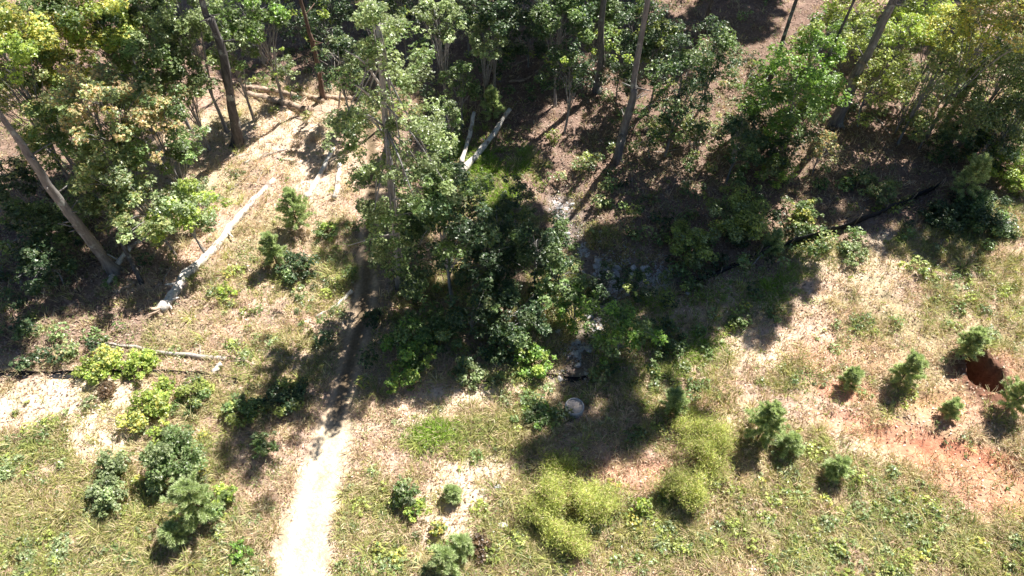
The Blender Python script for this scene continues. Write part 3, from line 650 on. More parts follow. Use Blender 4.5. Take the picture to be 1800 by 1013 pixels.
log([(438, 168, .05), (490, 182, .05), (548, 198, .05)], .20, .24, 'brown felled log, longest of the pile under the slim reddish pine', 'log_brown', stubs=2)
log([(432, 156, .05), (470, 161, .05), (520, 172, .05)], .15, .18, 'thin grey-brown felled log on the far side of the pile', 'log_brown')
log([(530, 166), (568, 178)], .16, .17, 'short brown felled log left of the slim reddish pine base', 'log_brown')
log([(574, 172), (628, 174)], .14, .16, 'short brown felled log right of the slim reddish pine base', 'log_brown')
log([(350, 132), (405, 146), (440, 155)], .08, .09, 'thin brown pole behind the dark bare pine trunk', 'log_brown')
log([(430, 288), (468, 274), (505, 262)], .09, .05, 'grey broken limb lying right of the dark bare pine trunk', 'twig', stubs=3, name='fallen_branch')
log([(478, 276), (520, 285)], .035, .03, 'small pale stick below the grey broken limb', 'twig', name='fallen_branch')
log([(405, 335), (425, 318), (448, 305)], .035, .02, 'thin bent twig on the clearing above the long bleached log', 'twig', stubs=2, name='fallen_branch')
for pts_, r_, lb_ in [([(395, 262), (420, 275), (447, 268)], .03, 'thin pale twig at the foot of the dark bare pine trunk'), ([(448, 330), (462, 300), (480, 292)], .03, 'forked pale twig above the top end of the long bleached log'),
                      ([(515, 205), (545, 215)], .035, 'short pale stick in front of the pile of felled logs'), ([(535, 290), (552, 276), (575, 272)], .04, 'dark-tipped stick crossing above the slender pale log'),
                      ([(350, 425), (372, 452)], .05, 'short branch lying against the thick bleached log'), ([(410, 400), (432, 380)], .03, 'small twig on the bare ground right of the bleached log'),
                      ([(300, 470), (285, 498), (262, 512)], .045, 'curved stick left of the thick bleached log'), ([(480, 628), (520, 648)], .04, 'short stick in the tree shadow right of the long thin grey log'),
                      ([(1130, 470), (1162, 452), (1188, 448)], .04, 'pale stick beside the side arm of the rocky channel'), ([(1128, 262), (1160, 268), (1195, 262)], .035, 'pale stick on the sunlit slope right of the pale grey trunk'),
                      ([(1255, 300), (1300, 288)], .04, 'thin limb in the dark hollow below the big bright maple'), ([(1540, 205), (1565, 240)], .04, 'thin limb on the litter right of the broad lichen-grey trunk'),
                      ([(60, 720), (90, 716)], .03, 'small dark stick on the pale sand at the left edge'), ([(1445, 905), (1490, 935)], .025, 'thin grey stalk fallen in the weeds at the lower right')]:
    log(pts_, r_, r_ * .6, lb_, 'twig', stubs=2, name='fallen_branch')
log([(556, 558), (590, 537), (620, 515, .1)], .07, .10, 'pale log lying in green grass at the left edge of the shaded track')
log([(190, 500), (215, 468, .3), (240, 445, .5), (262, 428, .3)], .14, .07, 'curved pale dead limb at the foot of the thick grey trunk', stubs=2, name='fallen_branch')
log([(208, 515), (240, 495)], .09, .06, 'short tan stick below the short dark dead stem', 'log_brown', name='fallen_branch')
log([(155, 603), (210, 608), (290, 622), (400, 632)], .06, .10, 'long thin grey log lying above the yellow-green shrub', 'twig', stubs=2)
log([(398, 627, .1), (425, 634, .1), (452, 642)], .05, .07, 'dark forked branch at the right end of the long thin grey log', 'log_brown', stubs=4, name='fallen_branch')
log([(372, 662), (392, 645, .2)], .1, .12, 'pale broken stub standing at the end of the left silt fence', name='fallen_branch')
log([(895, 145), (930, 138), (968, 104)], .08, .06, 'dark crooked limb in the deep shade above the white logs', 'log_brown', stubs=2, name='fallen_branch')
log([(900, 118), (935, 100)], .06, .05, 'short limb in the deep shade beside the dark crooked limb', 'log_brown', name='fallen_branch')
log([(15, 430), (45, 462), (60, 476)], .05, .03, 'thin pale stick in the shade below the left oaks', 'twig', name='fallen_branch')
log([(1320, 470), (1340, 447, .3)], .035, .02, 'short pale stick at the near end of the right silt fence', 'twig', stubs=3, name='fallen_branch')

# ------------------------------------------------------------------ silt fences (black filter fabric on stakes)
def silt_fence(pts, Hf, label, step=2.0, sag=.25, tilt=0.0):
    SEED[0] += 1; rng = np.random.default_rng(SEED[0]); P = [G(u, v) for u, v in pts]; L = np.array(P); b = L[0]
    root = empty('silt_fence', tuple(b), label, 'silt fence'); n = 60; ax = spline(L - b, n)
    ax[:, 2] = np.array([hz(p[0] + b[0], p[1] + b[1]) for p in ax]) - b[2]
    t = np.gradient(ax, axis=0); t /= np.linalg.norm(t, axis=1)[:, None]; nrm = np.stack([-t[:, 1], t[:, 0], np.zeros(n)], -1)
    ln = np.concatenate([[0], np.cumsum(np.linalg.norm(np.diff(ax, axis=0), axis=1))])
    wave = np.abs(np.sin(ln / step * math.pi)) * sag * Hf + .05 * noise(ln, ln, .7, 3)
    top = ax + np.array([0, 0, 1.0]) * (Hf - wave)[:, None] + nrm * (tilt + .1 * (noise(ln, ln * 0, 1.1, 8) - .5))[:, None]
    mid = (ax + top) / 2 + nrm * (.10 * (noise(ln, ln * 0, .6, 19) - .5))[:, None]
    lo = ax + nrm * -.25 + np.array([0, 0, .03]); rows = [lo, ax + np.array([0, 0, .02]), mid, top]
    th = nrm * .006
    v = np.concatenate([r_ + th for r_ in rows] + [r_ - th for r_ in rows]); F = []
    for k in range(3):
        for i in range(n - 1):
            F.append([k * n + i, k * n + i + 1, (k + 1) * n + i + 1, (k + 1) * n + i]); a = 4 * n
            F.append([a + k * n + i, a + (k + 1) * n + i, a + (k + 1) * n + i + 1, a + k * n + i + 1])
    for i in range(n - 1): F.append([3 * n + i, 3 * n + i + 1, 7 * n + i + 1, 7 * n + i])
    mesh_obj('fabric', v, np.array(F), M['fabric'], root, None, True)
    for s in np.arange(.1, ln[-1], step):
        i = np.searchsorted(ln, s); i = min(i, n - 1); p = ax[i] + nrm[i] * .03
        T = Tubes(); tp = p + np.array([rng.normal() * .04, rng.normal() * .04, Hf + .15]) + nrm[i] * tilt
        T.add([p - np.array([0, 0, .1]), tp], [.022, .02], 4); T.build('stake', M['stake'], root, False)
    return root
silt_fence([(1648, 330), (1590, 360), (1520, 388), (1450, 414), (1390, 432), (1330, 452)], .85, 'black silt fence running along the foot of the shaded woods on the right', tilt=.12)
silt_fence([(1325, 455), (1260, 485), (1200, 505)], .45, 'low sagging black silt fence in the shade left of the long right one', sag=.5)
silt_fence([(-20, 655), (80, 657), (200, 655), (300, 655), (372, 660), (420, 670)], .28, 'low black silt fence crossing the left side below the long thin log', sag=.4)
silt_fence([(820, 668), (900, 664), (980, 662), (1050, 657)], .2, 'low black silt fence behind the concrete ring in the middle', sag=.4)

# ------------------------------------------------------------------ concrete ring
rx_, ry_, rz_ = G(1009, 722)
ring = empty('concrete_ring', (rx_, ry_, rz_), 'round open concrete riser ring standing in shaded grass', 'concrete ring')
def lathe(prof, k, name, mat, parent):
    th = np.linspace(0, 2 * np.pi, k, endpoint=False); m = len(prof); V = np.array([[r_ * math.cos(a), r_ * math.sin(a), z] for r_, z in prof for a in th])
    F = [[i * k + j, i * k + (j + 1) % k, (i + 1) * k + (j + 1) % k, (i + 1) * k + j] for i in range(m - 1) for j in range(k)]
    return mesh_obj(name, V, np.array(F), mat, parent, None, False)
lathe([(.42, -.3), (.42, .40), (.41, .42), (.372, .42), (.36, .40), (.35, -.08)], 48, 'ring_wall', M['concrete'], ring)
lathe([(.353, .36), (.28, .34), (.15, .33), (.0001, .33)], 40, 'sand_fill', M['sand'], ring)

# ------------------------------------------------------------------ gravel in the channel
rng = np.random.default_rng(31); n = 9000; t = rng.random(n) * (len(CHAN) - 1.01); i = t.astype(int); A_, B_ = np.array(CHAN)[i], np.array(CHAN)[i + 1]; p = A_ + (B_ - A_) * (t - i)[:, None] + rng.normal(size=(n, 2)) * .42
t2 = rng.random(n // 2) * (len(CHAN2) - 1.01); i2 = t2.astype(int); A_, B_ = np.array(CHAN2)[i2], np.array(CHAN2)[i2 + 1]; p = np.vstack([p, A_ + (B_ - A_) * (t2 - i2)[:, None] + rng.normal(size=(n // 2, 2)) * .55])
p = p[(fbm(p[:, 0], p[:, 1], .8, 71, 3) > .50) & (rng.random(len(p)) < .6)]; n = len(p); z = height(p[:, 0], p[:, 1]); r = .02 + .07 * rng.random(n) ** 2; th = rng.random((n, 4)) * .8 + np.arange(4) * 1.57 + rng.random((n, 1)) * 6
v = np.stack([p[:, :1] + r[:, None] * np.cos(th) * (.7 + .5 * rng.random((n, 4))), p[:, 1:] + r[:, None] * np.sin(th) * (.7 + .5 * rng.random((n, 4))), np.repeat((z - .01)[:, None], 4, 1)], -1)
top = np.stack([p[:, 0] + rng.normal(size=n) * r * .2, p[:, 1] + rng.normal(size=n) * r * .2, z + r * .8], -1)[:, None]; v = np.concatenate([v, top], 1).reshape(-1, 3); k = np.arange(n)[:, None] * 5
tag(mesh_obj('gravel', v, np.concatenate([np.concatenate([k + a_, k + (a_ + 1) % 4, k + 4], 1) for a_ in range(4)]), M['stone'], None, None), kind='stuff', label='pale broken gravel along the rocky channel', cat='gravel')
# ------------------------------------------------------------------ stones
def stone_mesh(seed):
    rng = np.random.default_rng(seed); import bmesh
    bm = bmesh.new(); bmesh.ops.create_icosphere(bm, subdivisions=2, radius=1)
    pl = [(unit(1, rng)[0], .55 + .35 * rng.random()) for _ in range(9)]
    for v in bm.verts:
        c = np.array(v.co)
        for n_, d_ in pl:
            t_ = c @ n_
            if t_ > d_: c = c - n_ * (t_ - d_) * .9
        v.co = c * np.array([1, .8, .6])
    me = bpy.data.meshes.new('stone'); bm.to_mesh(me); bm.free(); me.materials.append(M['stone']); return me
SM = [stone_mesh(k) for k in range(7)]
rng = np.random.default_rng(77); spots = []
for k in range(160):
    if k < 110:
        t = rng.random() ** .8 * (len(CHAN) - 1.01); i = int(t); a, b = np.array(CHAN[i]), np.array(CHAN[i + 1]); p = a + (b - a) * (t - i) + rng.normal(size=2) * np.array([.55, .55])
    else:
        t = rng.random() * (len(CHAN2) - 1.01); i = int(t); a, b = np.array(CHAN2[i]), np.array(CHAN2[i + 1]); p = a + (b - a) * (t - i) + rng.normal(size=2) * np.array([.8, .6])
    s = .045 + .24 * rng.random() ** 3.5
    o = bpy.data.objects.new('stone', SM[k % 7]); COL.objects.link(o)
    o.location = (p[0], p[1], hz(p[0], p[1]) + s * .25); o.scale = (s, s, s); o.rotation_euler = (rng.random() * .6, rng.random() * .6, rng.random() * 6.28)
    wh = 'side arm under the olive shrubs' if k >= 110 else ('narrow upper end', 'narrow upper end', 'middle', 'broad middle bend', 'lower part', 'lowest end by the middle silt fence')[i]
    tag(o, 'pale grey stone in the %s of the rocky channel' % wh, 'stone', 'pale stones in the %s of the rocky channel' % wh)
for u, v, s, lb in [(876, 858, .16, 'small dark stone on the bare sandy patch'), (883, 925, .18, 'small bluish-grey stone at the left edge of the feathery olive bushes')]:
    x_, y_, g_ = G(u, v); o = bpy.data.objects.new('stone', SM[2 if u < 880 else 4]); COL.objects.link(o); o.location = (x_, y_, g_ + s * .3); o.scale = (s * 1.3, s, s); tag(o, lb, 'stone')
rng = np.random.default_rng(12)
CL = bpy.data.meshes.new('clod'); CL = SM[3].copy(); CL.materials.clear(); CL.materials.append(plain_mat('red_clod', (.30, .13, .08), (.52, .26, .17), 4))
for k in range(34):
    a_ = rng.random() * 6.28; r_ = 1.0 + 1.3 * rng.random(); x_, y_ = PIT[0] + math.cos(a_) * r_ * .9, PIT[1] + math.sin(a_) * r_ * 1.2; s_ = .04 + .11 * rng.random() ** 2
    o = bpy.data.objects.new('clay_clod', CL); COL.objects.link(o); o.location = (x_, y_, hz(x_, y_) + s_ * .2); o.scale = (s_, s_, s_); o.rotation_euler = (rng.random(), rng.random(), rng.random() * 6)
    tag(o, 'crumb of red clay scattered round the rim of the dark pit', 'clod', 'red clay crumbs round the dark pit')
#TREES

# ------------------------------------------------------------------ woods on the left
ptree(60, 70, 8.0, 2.5, 2.2, 'yellow', 'yellowing oak in the top left corner of the picture', L=.17, pal2=('green', .3))
ptree(165, 25, 8.0, 2.3, 1.9, 'yellow', 'yellow-green oak crown right of the corner oak at the upper left', pal2=('lime', .4))
ptree(25, 165, 6.5, 1.9, 1.8, 'mixed', 'leafy green oak at the left edge under the yellowing corner oak')
ptree(115, 130, 6.5, 1.5, 1.3, 'yellow', 'small yellow-tipped oak between the yellowing oaks and the orange-tipped one', pal2=('green', .5))
ptree(255, 50, 7.0, 2.3, 2.2, 'dark', 'dark green oak left of the dark bare pine trunk at the top edge', pal2=('grey', .4))
ptree(320, 30, 7.5, 1.5, 1.5, 'grey', 'grey-green oak touching the dark bare pine trunk near the top edge')
ptree(245, 130, 6.0, 2.0, 1.8, 'green', 'dark green oak behind the orange-tipped oak', pal2=('grey', .3))
ptree(320, 150, 4.5, 1.5, 1.5, 'grey', 'greyish green small oak left of the dark bare pine trunk')
ptree(180, 185, 7.3, 1.9, 1.9, 'orange', 'oak with orange-tinted leaf tips in the middle of the left woods', pal2=('grey', .25))
ptree(100, 235, 5.5, 1.7, 1.6, 'green', 'green oak left of the orange-tipped oak', pal2=('mixed', .3))
ptree(275, 235, 5.6, 1.8, 1.7, 'green', 'oak with yellow-orange top and dark green base at the clearing edge', pal2=('orange', .55), zs=.35)
ptree(195, 290, 5.0, 1.9, 1.7, 'mixed', 'olive green oak in front of the orange-tipped oak', pal2=('pale', .3))
ptree(25, 325, 2.8, 1.4, 1.2, 'dark', 'dark oak behind the leaning grey trunk at the left edge', pal2=('mixed', .3))
ptree(60, 405, 1.9, 1.7, 1.4, 'dark', 'dark green tree in front of the leaning grey trunk at the left edge', pal2=('green', .4))
ptree(85, 470, 1.4, 1.3, 1.0, 'dark', 'low dark tree in the shade left of the thick grey trunk foot')
ptree(262, 365, 3.5, 1.8, 1.5, 'mixed', 'olive oak above the foot of the thick grey trunk', pal2=('pale', .35))
ptree(175, 345, 2.8, 1.3, 1.2, 'grey', 'pale-leaved oak just right of the leaning grey trunk')
ptree(325, 375, 3.2, 1.6, 1.3, 'lime', 'yellow-green young oak left of the long bleached log', pal2=('pale', .5), L=.14)
ptree(348, 345, 1.6, .9, .8, 'grey', 'small grey-green sapling at the clearing edge above the yellow-green young oak', L=.13)
ptree(402, 85, 5.0, 1.3, 2.6, 'green', 'narrow green tree just right of the dark bare pine trunk', pal2=('pale', .4))
ptree(450, 25, 6.0, 1.7, 1.5, 'green', 'leafy green crown at the top edge above the log pile', pal2=('bright', .4))
ptree(497, 126, 2.0, .8, 1.3, 'grey', 'small narrow tree left of the slim reddish pine', L=.13, pal2=('lime', .15))
ptree(598, 110, 4.0, 1.3, 1.6, 'dark', 'dark green tree right of the slim reddish pine', pal2=('grey', .3))
ptree(5, 90, 9, 1.6, 1.5, 'lime', 'lime-green branch tips at the very left edge near the top', L=.16)
# ------------------------------------------------------------------ central tree, built of stacked clumps round one trunk
bx, by, bz = G(704, 505)
def cp(u, v, r, dy=0.0): p = onY(u, v, by + dy); return (p[0], p[1], p[2], r)
ex = []
rg = np.random.default_rng(9)
for (u, v, w) in [(690, 60, 45), (655, 95, 32), (730, 120, 35), (690, 150, 60), (640, 195, 45), (745, 215, 40), (690, 240, 50), (615, 255, 45), (650, 300, 50), (740, 290, 45), (600, 215, 22), (770, 240, 30),
                  (700, 335, 55), (760, 320, 50), (790, 360, 40), (670, 390, 35), (665, 440, 40), (715, 420, 60), (700, 480, 55), (735, 510, 30), (650, 370, 20), (650, 20, 30), (780, 300, 30), (730, 370, 50)]:
    for k in range(11 if v > 310 else 10):
        ex.append(cp(u + rg.normal() * w * .33, v + rg.normal() * w * .42, .20 + .26 * rg.random(), rg.normal() * 1.1 + (-.4 if v > 320 else 0)))
tp = onY(664, 30, by)
t8 = tree((bx, by, bz), tuple(onY(688, 300, by)), 0.8, 3.2, 'grey', 'tall central tree with open pale green crown overhanging the track', extra=ex, n=10, L=.14, dens=.85,
          lean_pts=[tuple(onY(686, 309, by)), tuple(onY(677, 208, by)), tuple(tp)], tr=.19, pal2=('green', .4), name='broadleaf_tree', bark='bark')
for a, b, c in [((690, 352), (712, 350), (735, 366)), ((688, 376), (700, 378), (722, 374)), ((700, 410), (660, 418), (612, 432)), ((668, 150), (640, 110), (606, 88)), ((672, 190), (640, 160), (608, 140))]:
    T = Tubes(); o0 = np.array([bx, by, bz]); T.add(spline([onY(*p, by - .9) - o0 for p in (a, b, c)], 7), np.linspace(.05, .015, 7), 5); T.build('dead_limb', M['twig'], t8)
# ------------------------------------------------------------------ trees round and behind the central one
ptree(765, 35, 7.0, 1.3, 1.3, 'pale', 'pale green tree crown at the top edge right of the central tree', pal2=('grey', .5))
ptree(655, 25, 7.0, .8, 1.0, 'pale', 'light green tuft of crown behind the top of the central tree')
ptree(852, 75, 5.0, 1.15, 1.2, 'pale', 'small rounded pale tree standing before deep shade at the top centre', L=.14)
ptree(808, 145, 3.2, 1.15, 1.4, 'green', 'slender leafy tree above the bright white log', pal2=('pale', .4), L=.14)
ptree(785, 205, 2.6, .95, 1.2, 'green', 'bluish green bushy tree left of the two white logs', pal2=('grey', .5), L=.13)
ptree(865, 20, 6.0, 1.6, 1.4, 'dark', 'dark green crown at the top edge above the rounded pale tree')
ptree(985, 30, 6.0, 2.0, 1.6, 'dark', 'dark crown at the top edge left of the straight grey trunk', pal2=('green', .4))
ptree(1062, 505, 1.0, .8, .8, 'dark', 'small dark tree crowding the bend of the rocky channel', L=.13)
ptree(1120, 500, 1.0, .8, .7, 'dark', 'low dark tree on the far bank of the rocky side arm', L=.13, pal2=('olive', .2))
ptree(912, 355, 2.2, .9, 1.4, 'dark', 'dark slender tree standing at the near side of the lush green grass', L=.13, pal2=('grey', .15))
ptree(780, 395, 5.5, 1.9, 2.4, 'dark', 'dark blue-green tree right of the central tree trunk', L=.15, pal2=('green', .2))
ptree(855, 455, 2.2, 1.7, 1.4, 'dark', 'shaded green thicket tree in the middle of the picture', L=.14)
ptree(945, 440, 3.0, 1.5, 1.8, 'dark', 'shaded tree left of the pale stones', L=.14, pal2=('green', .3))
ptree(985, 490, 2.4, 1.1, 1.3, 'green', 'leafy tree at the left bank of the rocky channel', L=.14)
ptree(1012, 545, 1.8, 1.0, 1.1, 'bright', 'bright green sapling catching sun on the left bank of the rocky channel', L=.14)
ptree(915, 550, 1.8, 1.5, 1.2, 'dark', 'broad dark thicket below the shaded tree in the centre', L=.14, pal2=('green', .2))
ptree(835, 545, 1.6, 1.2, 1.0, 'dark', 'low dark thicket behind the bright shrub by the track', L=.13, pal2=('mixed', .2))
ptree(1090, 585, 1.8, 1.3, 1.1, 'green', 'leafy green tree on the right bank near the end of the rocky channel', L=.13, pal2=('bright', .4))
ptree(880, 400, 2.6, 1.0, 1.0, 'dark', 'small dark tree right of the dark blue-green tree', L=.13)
for a in [(720, 600, 1.2, 1.5, 'green', 'tall green shrub at the right side of the shaded track', ('bright', .4)), (772, 585, .9, 1.4, 'green', 'green shrub right of the tall one beside the shaded track', None),
          (745, 625, .6, 1.2, 'lime', 'bright lime shrub top catching the sun beside the shaded track', None), (705, 662, .75, 1.1, 'lime', 'sunlit lime shrub at the bend of the shaded track', ('bright', .5)),
          (940, 632, .85, 1.1, 'bright', 'bright green shrub behind the middle silt fence', ('lime', .4)), (655, 560, .5, .8, 'dark', 'low dark shrub on the right edge of the shaded track', None),
          (820, 655, .7, .7, 'grey', 'grey-green low shrub above the bare sandy strip', None), (880, 610, .8, .9, 'dark', 'dark low shrub left of the bright green shrub', ('green', .3)),
          (1170, 600, .9, .9, 'dark', 'dark low shrub at the shadow edge right of the channel', ('green', .4)), (1300, 565, .45, .5, 'green', 'small round green shrub at the edge of the long shadow', None),
          (1290, 385, 1.7, 1.8, 'olive', 'broad olive shrub beneath the shaded woods, biggest there', ('grey', .4)), (1215, 430, 1.2, 1.4, 'olive', 'pale olive shrub left of the broad olive one', ('grey', .4)),
          (1362, 300, 1.0, 1.6, 'mixed', 'slim yellow-green shrub above the broad olive shrub', ('lime', .3)), (1415, 375, .7, 1.2, 'yellow', 'small yellowish shrub between the broad olive one and the silt fence', ('green', .5)),
          (1545, 330, .9, .9, 'mixed', 'ragged green shrub just above the right silt fence', None), (1730, 385, 1.6, .9, 'dark', 'dark low shrub under the right edge trees', ('green', .3)),
          (1500, 445, .7, .8, 'grey', 'small grey-green shrub just below the right silt fence', None), (1660, 380, 1.0, .8, 'dark', 'dark shrub at the far end of the right silt fence', None),
          (300, 812, 1.28, 1.5, 'green', 'large round green shrub among the three at the lower left', ('grey', .35)), (195, 822, .72, 1.0, 'grey', 'small bluish shrub left of the large round green shrub', None),
          (192, 868, .75, .9, 'grey', 'small bluish shrub directly below its twin at the lower left', ('pale', .3)), (385, 880, .7, .9, 'lime', 'yellow-green shrub right of the dense young pine', ('green', .4)),
          (465, 782, .55, .9, 'green', 'lone small green shrub left of the sunlit track', ('pale', .3)), (262, 728, 1.0, 1.0, 'yellow', 'yellow and lime shrub above the large round green shrub', ('lime', .5)),
          (285, 765, .55, .6, 'lime', 'little lime shrub touching the large round green shrub from behind', None), (180, 638, .9, .8, 'lime', 'yellow-green shrub before the left silt fence, left of its pair', ('yellow', .4)),
          (245, 640, .8, .7, 'lime', 'yellow-green shrub before the left silt fence, right of its pair', None), (340, 690, .8, .7, 'olive', 'scrubby olive shrub below the end of the left silt fence', ('green', .4)),
          (290, 680, .5, .5, 'lime', 'small lime shrub between the left silt fence and the sandy ground', None), (712, 862, .55, .8, 'green', 'green top of the two-toned shrub on the field right of the track', ('grey', .3)),
          (730, 895, .45, .6, 'lime', 'lime green bushlet touching the green shrub right of the track', ('bright', .4)), (398, 515, .5, .5, 'lime', 'tiny lime shrub in the clearing right of the bleached log', ('yellow', .3)),
          (520, 470, .9, 1.0, 'dark', 'dark green shrub in the clearing left of the shaded track', ('green', .3)), (575, 405, .6, .7, 'green', 'small leafy shrub behind the two young pines in the clearing', ('lime', .3)),
          (1785, 295, 1.4, 2.0, 'lime', 'bright yellow-green shrub at the right edge above the dark shade', ('bright', .4)),
          (420, 968, .4, .5, 'bright', 'tiny bright green shrub on the field left of the track near the bottom', None), (1130, 890, .4, .6, 'lime', 'small lime bush between the feathery bushes at the bottom', None),
          (945, 725, .8, .6, 'green', 'green leafy patch shrub left of the concrete ring', ('bright', .4)), (770, 930, .3, .5, 'yellow', 'tiny yellow-green bush on the sandy patch right of the track', None),
          (668, 962, .25, .35, 'yellow', 'tiny yellow bush near the bottom right of the track', None), (430, 720, .8, .7, 'green', 'green shrub at the left of the shaded stretch of field', ('olive', .4)),
          (500, 700, .9, .7, 'dark', 'dark shrub in the tree shadow left of the track', ('olive', .3)), (185, 685, .5, .3, 'brown', 'brown dead leafy heap below the yellow-green shrubs', None), (845, 965, .5, .5, 'brown', 'dark brown dead brush right of the lowest young pine', None)]:
    shrub(a[0], a[1], a[2], a[3], a[4], a[5], pal2=a[6])
# ------------------------------------------------------------------ right woods
ptree(1390, 165, 4.0, 2.4, 2.6, 'bright', 'big bright green maple left of the broad lichen-grey trunk', L=.17, pal2=('green', .3), dens=.85)
ptree(1440, 80, 5.0, 1.6, 1.6, 'bright', 'bright green maple crown behind the big one, nearer the top edge', L=.16, pal2=('olive', .3), dens=.75)
ptree(1190, 175, 4.0, 1.8, 3.0, 'dark', 'tall dark green tree right of the pale grey trunk', L=.16, pal2=('green', .35), dens=.7)
ptree(1250, 100, 4.0, 1.5, 2.4, 'green', 'open dark crown beside the bare leafy slope', L=.16, dens=.6, pal2=('dark', .5))
ptree(1130, 55, 5.0, 1.6, 2.0, 'dark', 'dark green crown with lime flecks right of the straight grey trunk', L=.16, pal2=('lime', .12), dens=.8)
ptree(1000, 120, 4.5, 1.3, 1.4, 'dark', 'small dark tree left of the straight grey trunk foot', L=.15, pal2=('lime', .1), dens=.7)
ptree(1545, 150, 3.0, 1.7, 2.0, 'olive', 'thin olive-leaved tree right of the broad lichen-grey trunk', L=.14, pal2=('orange', .3), dens=.55)
ptree(1500, 60, 4.0, 1.4, 1.6, 'olive', 'sparse olive crown left of the yellow maple', L=.15, pal2=('green', .4), dens=.6)
ptree(1660, 55, 5.0, 1.7, 1.4, 'yellow', 'yellow maple crown near the top right corner', L=.16, dens=.75)
ptree(1745, 40, 7.5, 2.1, 1.7, 'yellow', 'yellow and orange tree filling the top right corner', L=.16, pal2=('orange', .3), dens=.75)
ptree(1765, 150, 4.0, 2.0, 2.4, 'grey', 'grey-green tree at the right edge below the corner tree', L=.15, pal2=('green', .3), dens=.8)
ptree(1710, 215, 2.6, 1.5, 1.8, 'grey', 'open grey-green tree left of the right edge tree', L=.14, dens=.6, pal2=('mixed', .3))
ptree(1640, 140, 4.5, 1.4, 1.4, 'mixed', 'thin-leaved tree under the yellow maple', L=.14, dens=.55)
ptree(1160, 95, 4.0, 1.5, 2.2, 'dark', 'dark leafy tree behind the tall dark green tree', L=.15, dens=.8, pal2=('olive', .25))
ptree(1228, 235, 1.9, 1.2, 1.6, 'mixed', 'low leafy tree at the dark hollow right of the pale grey trunk', L=.14, dens=.75)
ptree(1320, 235, 2.0, 1.5, 1.6, 'dark', 'dark leafy tree beneath the left side of the big bright maple', L=.15, dens=.9, pal2=('green', .3))
ptree(1600, 185, 2.0, 1.3, 1.5, 'mixed', 'mixed green tree at the foot of the thin dark trunk', L=.14, dens=.6)
ptree(1765, 240, 2.2, 1.6, 1.8, 'grey', 'pale grey-green tree above the bright yellow-green edge shrub', L=.14, dens=.7, pal2=('dark', .4))
ptree(1675, 250, 1.4, 1.2, 1.3, 'dark', 'dark low tree above the bluish young pine', L=.13, dens=.7)
ptree(1300, 250, 3.0, 1.2, 1.3, 'dark', 'dark sapling in the shade left below the big bright maple', L=.14, pal2=('green', .4))
ptree(1450, 260, 2.0, 1.0, .8, 'orange', 'reddish-brown tinted sapling at the foot of the broad lichen-grey trunk', L=.12, dens=.6)
ptree(1590, 60, 5.0, 1.2, 1.0, 'lime', 'lime green crown above the pale crooked dead branch', L=.15, dens=.6)
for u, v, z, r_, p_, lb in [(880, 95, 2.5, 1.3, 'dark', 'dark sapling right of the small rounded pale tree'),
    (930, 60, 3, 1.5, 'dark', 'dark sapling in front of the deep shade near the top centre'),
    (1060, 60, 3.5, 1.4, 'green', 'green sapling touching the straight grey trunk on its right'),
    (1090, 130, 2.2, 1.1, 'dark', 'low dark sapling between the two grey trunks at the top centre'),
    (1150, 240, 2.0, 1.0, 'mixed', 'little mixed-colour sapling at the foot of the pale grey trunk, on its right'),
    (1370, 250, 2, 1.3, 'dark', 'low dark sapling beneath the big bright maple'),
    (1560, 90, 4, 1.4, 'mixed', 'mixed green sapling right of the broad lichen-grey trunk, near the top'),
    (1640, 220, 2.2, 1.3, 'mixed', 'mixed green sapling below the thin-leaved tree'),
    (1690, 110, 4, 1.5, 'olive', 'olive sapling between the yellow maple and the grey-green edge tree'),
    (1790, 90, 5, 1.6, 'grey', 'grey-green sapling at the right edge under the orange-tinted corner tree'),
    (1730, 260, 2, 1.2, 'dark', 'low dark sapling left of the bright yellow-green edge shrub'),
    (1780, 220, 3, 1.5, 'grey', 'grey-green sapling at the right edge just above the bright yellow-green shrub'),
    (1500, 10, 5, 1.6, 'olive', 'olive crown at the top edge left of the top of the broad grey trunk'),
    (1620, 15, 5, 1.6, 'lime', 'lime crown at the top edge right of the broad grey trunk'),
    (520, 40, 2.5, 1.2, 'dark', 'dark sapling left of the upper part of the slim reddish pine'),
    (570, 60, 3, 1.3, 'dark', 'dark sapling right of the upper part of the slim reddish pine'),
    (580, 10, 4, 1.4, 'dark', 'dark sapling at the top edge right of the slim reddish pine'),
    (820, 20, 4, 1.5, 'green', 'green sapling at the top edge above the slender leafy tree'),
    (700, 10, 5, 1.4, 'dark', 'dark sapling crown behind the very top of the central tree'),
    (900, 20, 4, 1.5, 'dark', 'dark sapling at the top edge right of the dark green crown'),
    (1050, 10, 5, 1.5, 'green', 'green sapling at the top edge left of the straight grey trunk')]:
    ptree(u, v, z * .8, r_, r_ * 1.15, p_, lb, L=.15, dens=.7, group='understory saplings in the shaded woods along the top', pal2=('lime', .1), name='sapling')
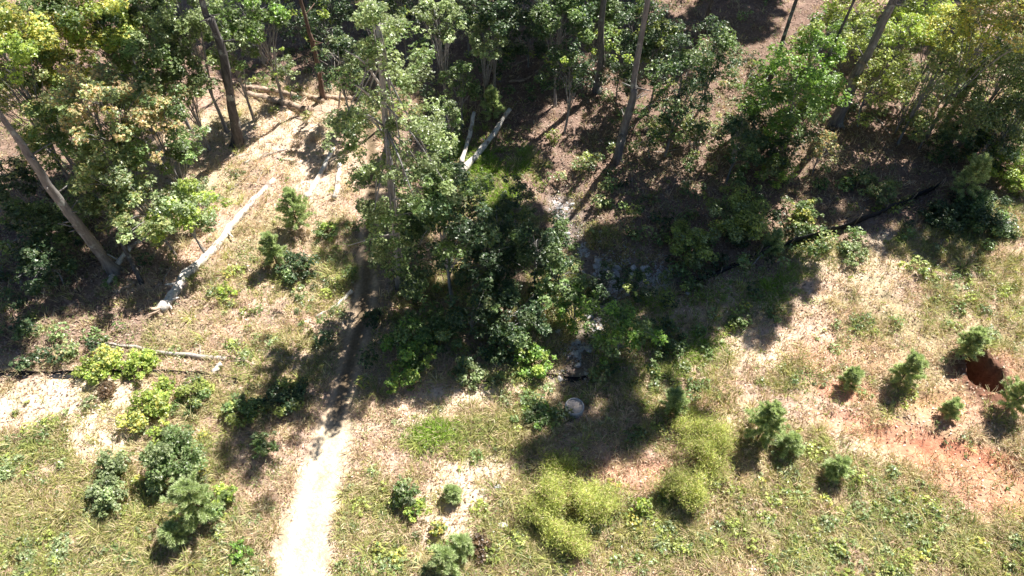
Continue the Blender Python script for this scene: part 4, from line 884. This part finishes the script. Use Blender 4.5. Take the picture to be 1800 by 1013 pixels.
# ------------------------------------------------------------------ young pines
for a in [(480, 445, 1.9, 'upright young pine alone in the clearing left of the shaded track', .62, 1.2), (517, 375, 2.2, 'wider young pine above the lone one in the clearing', .95, 1),
          (345, 885, 2.1, 'dense young pine at the lower left before the large round green shrub', 1.15, 1.5), (308, 945, 1.0, 'little young pine below the dense one at the lower left', .5, 1.2),
          (785, 985, 1.1, 'young pine by the bottom edge, left one of a touching pair', .6, 1), (812, 962, 1.0, 'young pine by the bottom edge, right one of a touching pair', .45, 1), (1345, 748, 2.2, 'tall bluish young pine beside the largest feathery bush', .92, 1.3), (1386, 783, 1.0, 'small young pine just right of the tall bluish one', .4, 1),
          (1595, 655, 1.7, 'young pine on the red soil left of the dark pit', .75, 1.1), (1468, 828, 1.0, 'lone little young pine on the field at the lower right', .5, 1.1), (1705, 607, 1.4, 'young pine at the upper rim of the dark pit', .6, 1),
          (1790, 700, 1.8, 'young pine at the right edge beside the dark pit', .85, 1.1), (1186, 710, 1.2, 'young pine right of the concrete ring', .5, 1.1), (1705, 320, 2.4, 'bluish young pine at the far end of the right silt fence', 1.05, 1.1),
          (1495, 668, .9, 'small young pine left of the one on the red soil', .4, .9), (797, 870, .6, 'tiny young pine on the bare sandy patch', .3, .9), (1670, 722, .8, 'tiny young pine below the dark pit', .35, .9), (865, 190, 1.8, 'grey-green young pine above the bright white log', .8, .9),
          (1360, 430, 1.2, 'shaded small pine beside the right silt fence', .5, .8), (820, 965, .01, '', 0, 0)]:
    if a[3]: pine_sapling(a[0], a[1], a[2], a[3], a[4], dens=a[5])
# ------------------------------------------------------------------ feathery olive bushes
for a in [(1255, 790, 1.25, 1.7, 'largest feathery olive bush, beside the tall bluish young pine', 85), (1195, 868, 1.05, 1.4, 'feathery olive bush in front of the largest one', 70), (1040, 878, 1.0, 1.4, 'feathery bright bush right of the small red clay streak', 70),
          (958, 885, .9, 1.4, 'feathery olive bush left of the small red clay streak', 65), (990, 945, .9, 1.2, 'feathery olive bush nearest the bottom edge', 65), (985, 828, .8, 1.0, 'feathery olive bush farthest up, below the ring shadow', 45),
          (1210, 745, .6, .7, 'low feathery reddish-olive bush behind the largest one', 30)]:
    feathery(a[0], a[1], a[2] * .98, a[3] * (.9), 'feather', a[4], n=int(a[5] * 1.25))
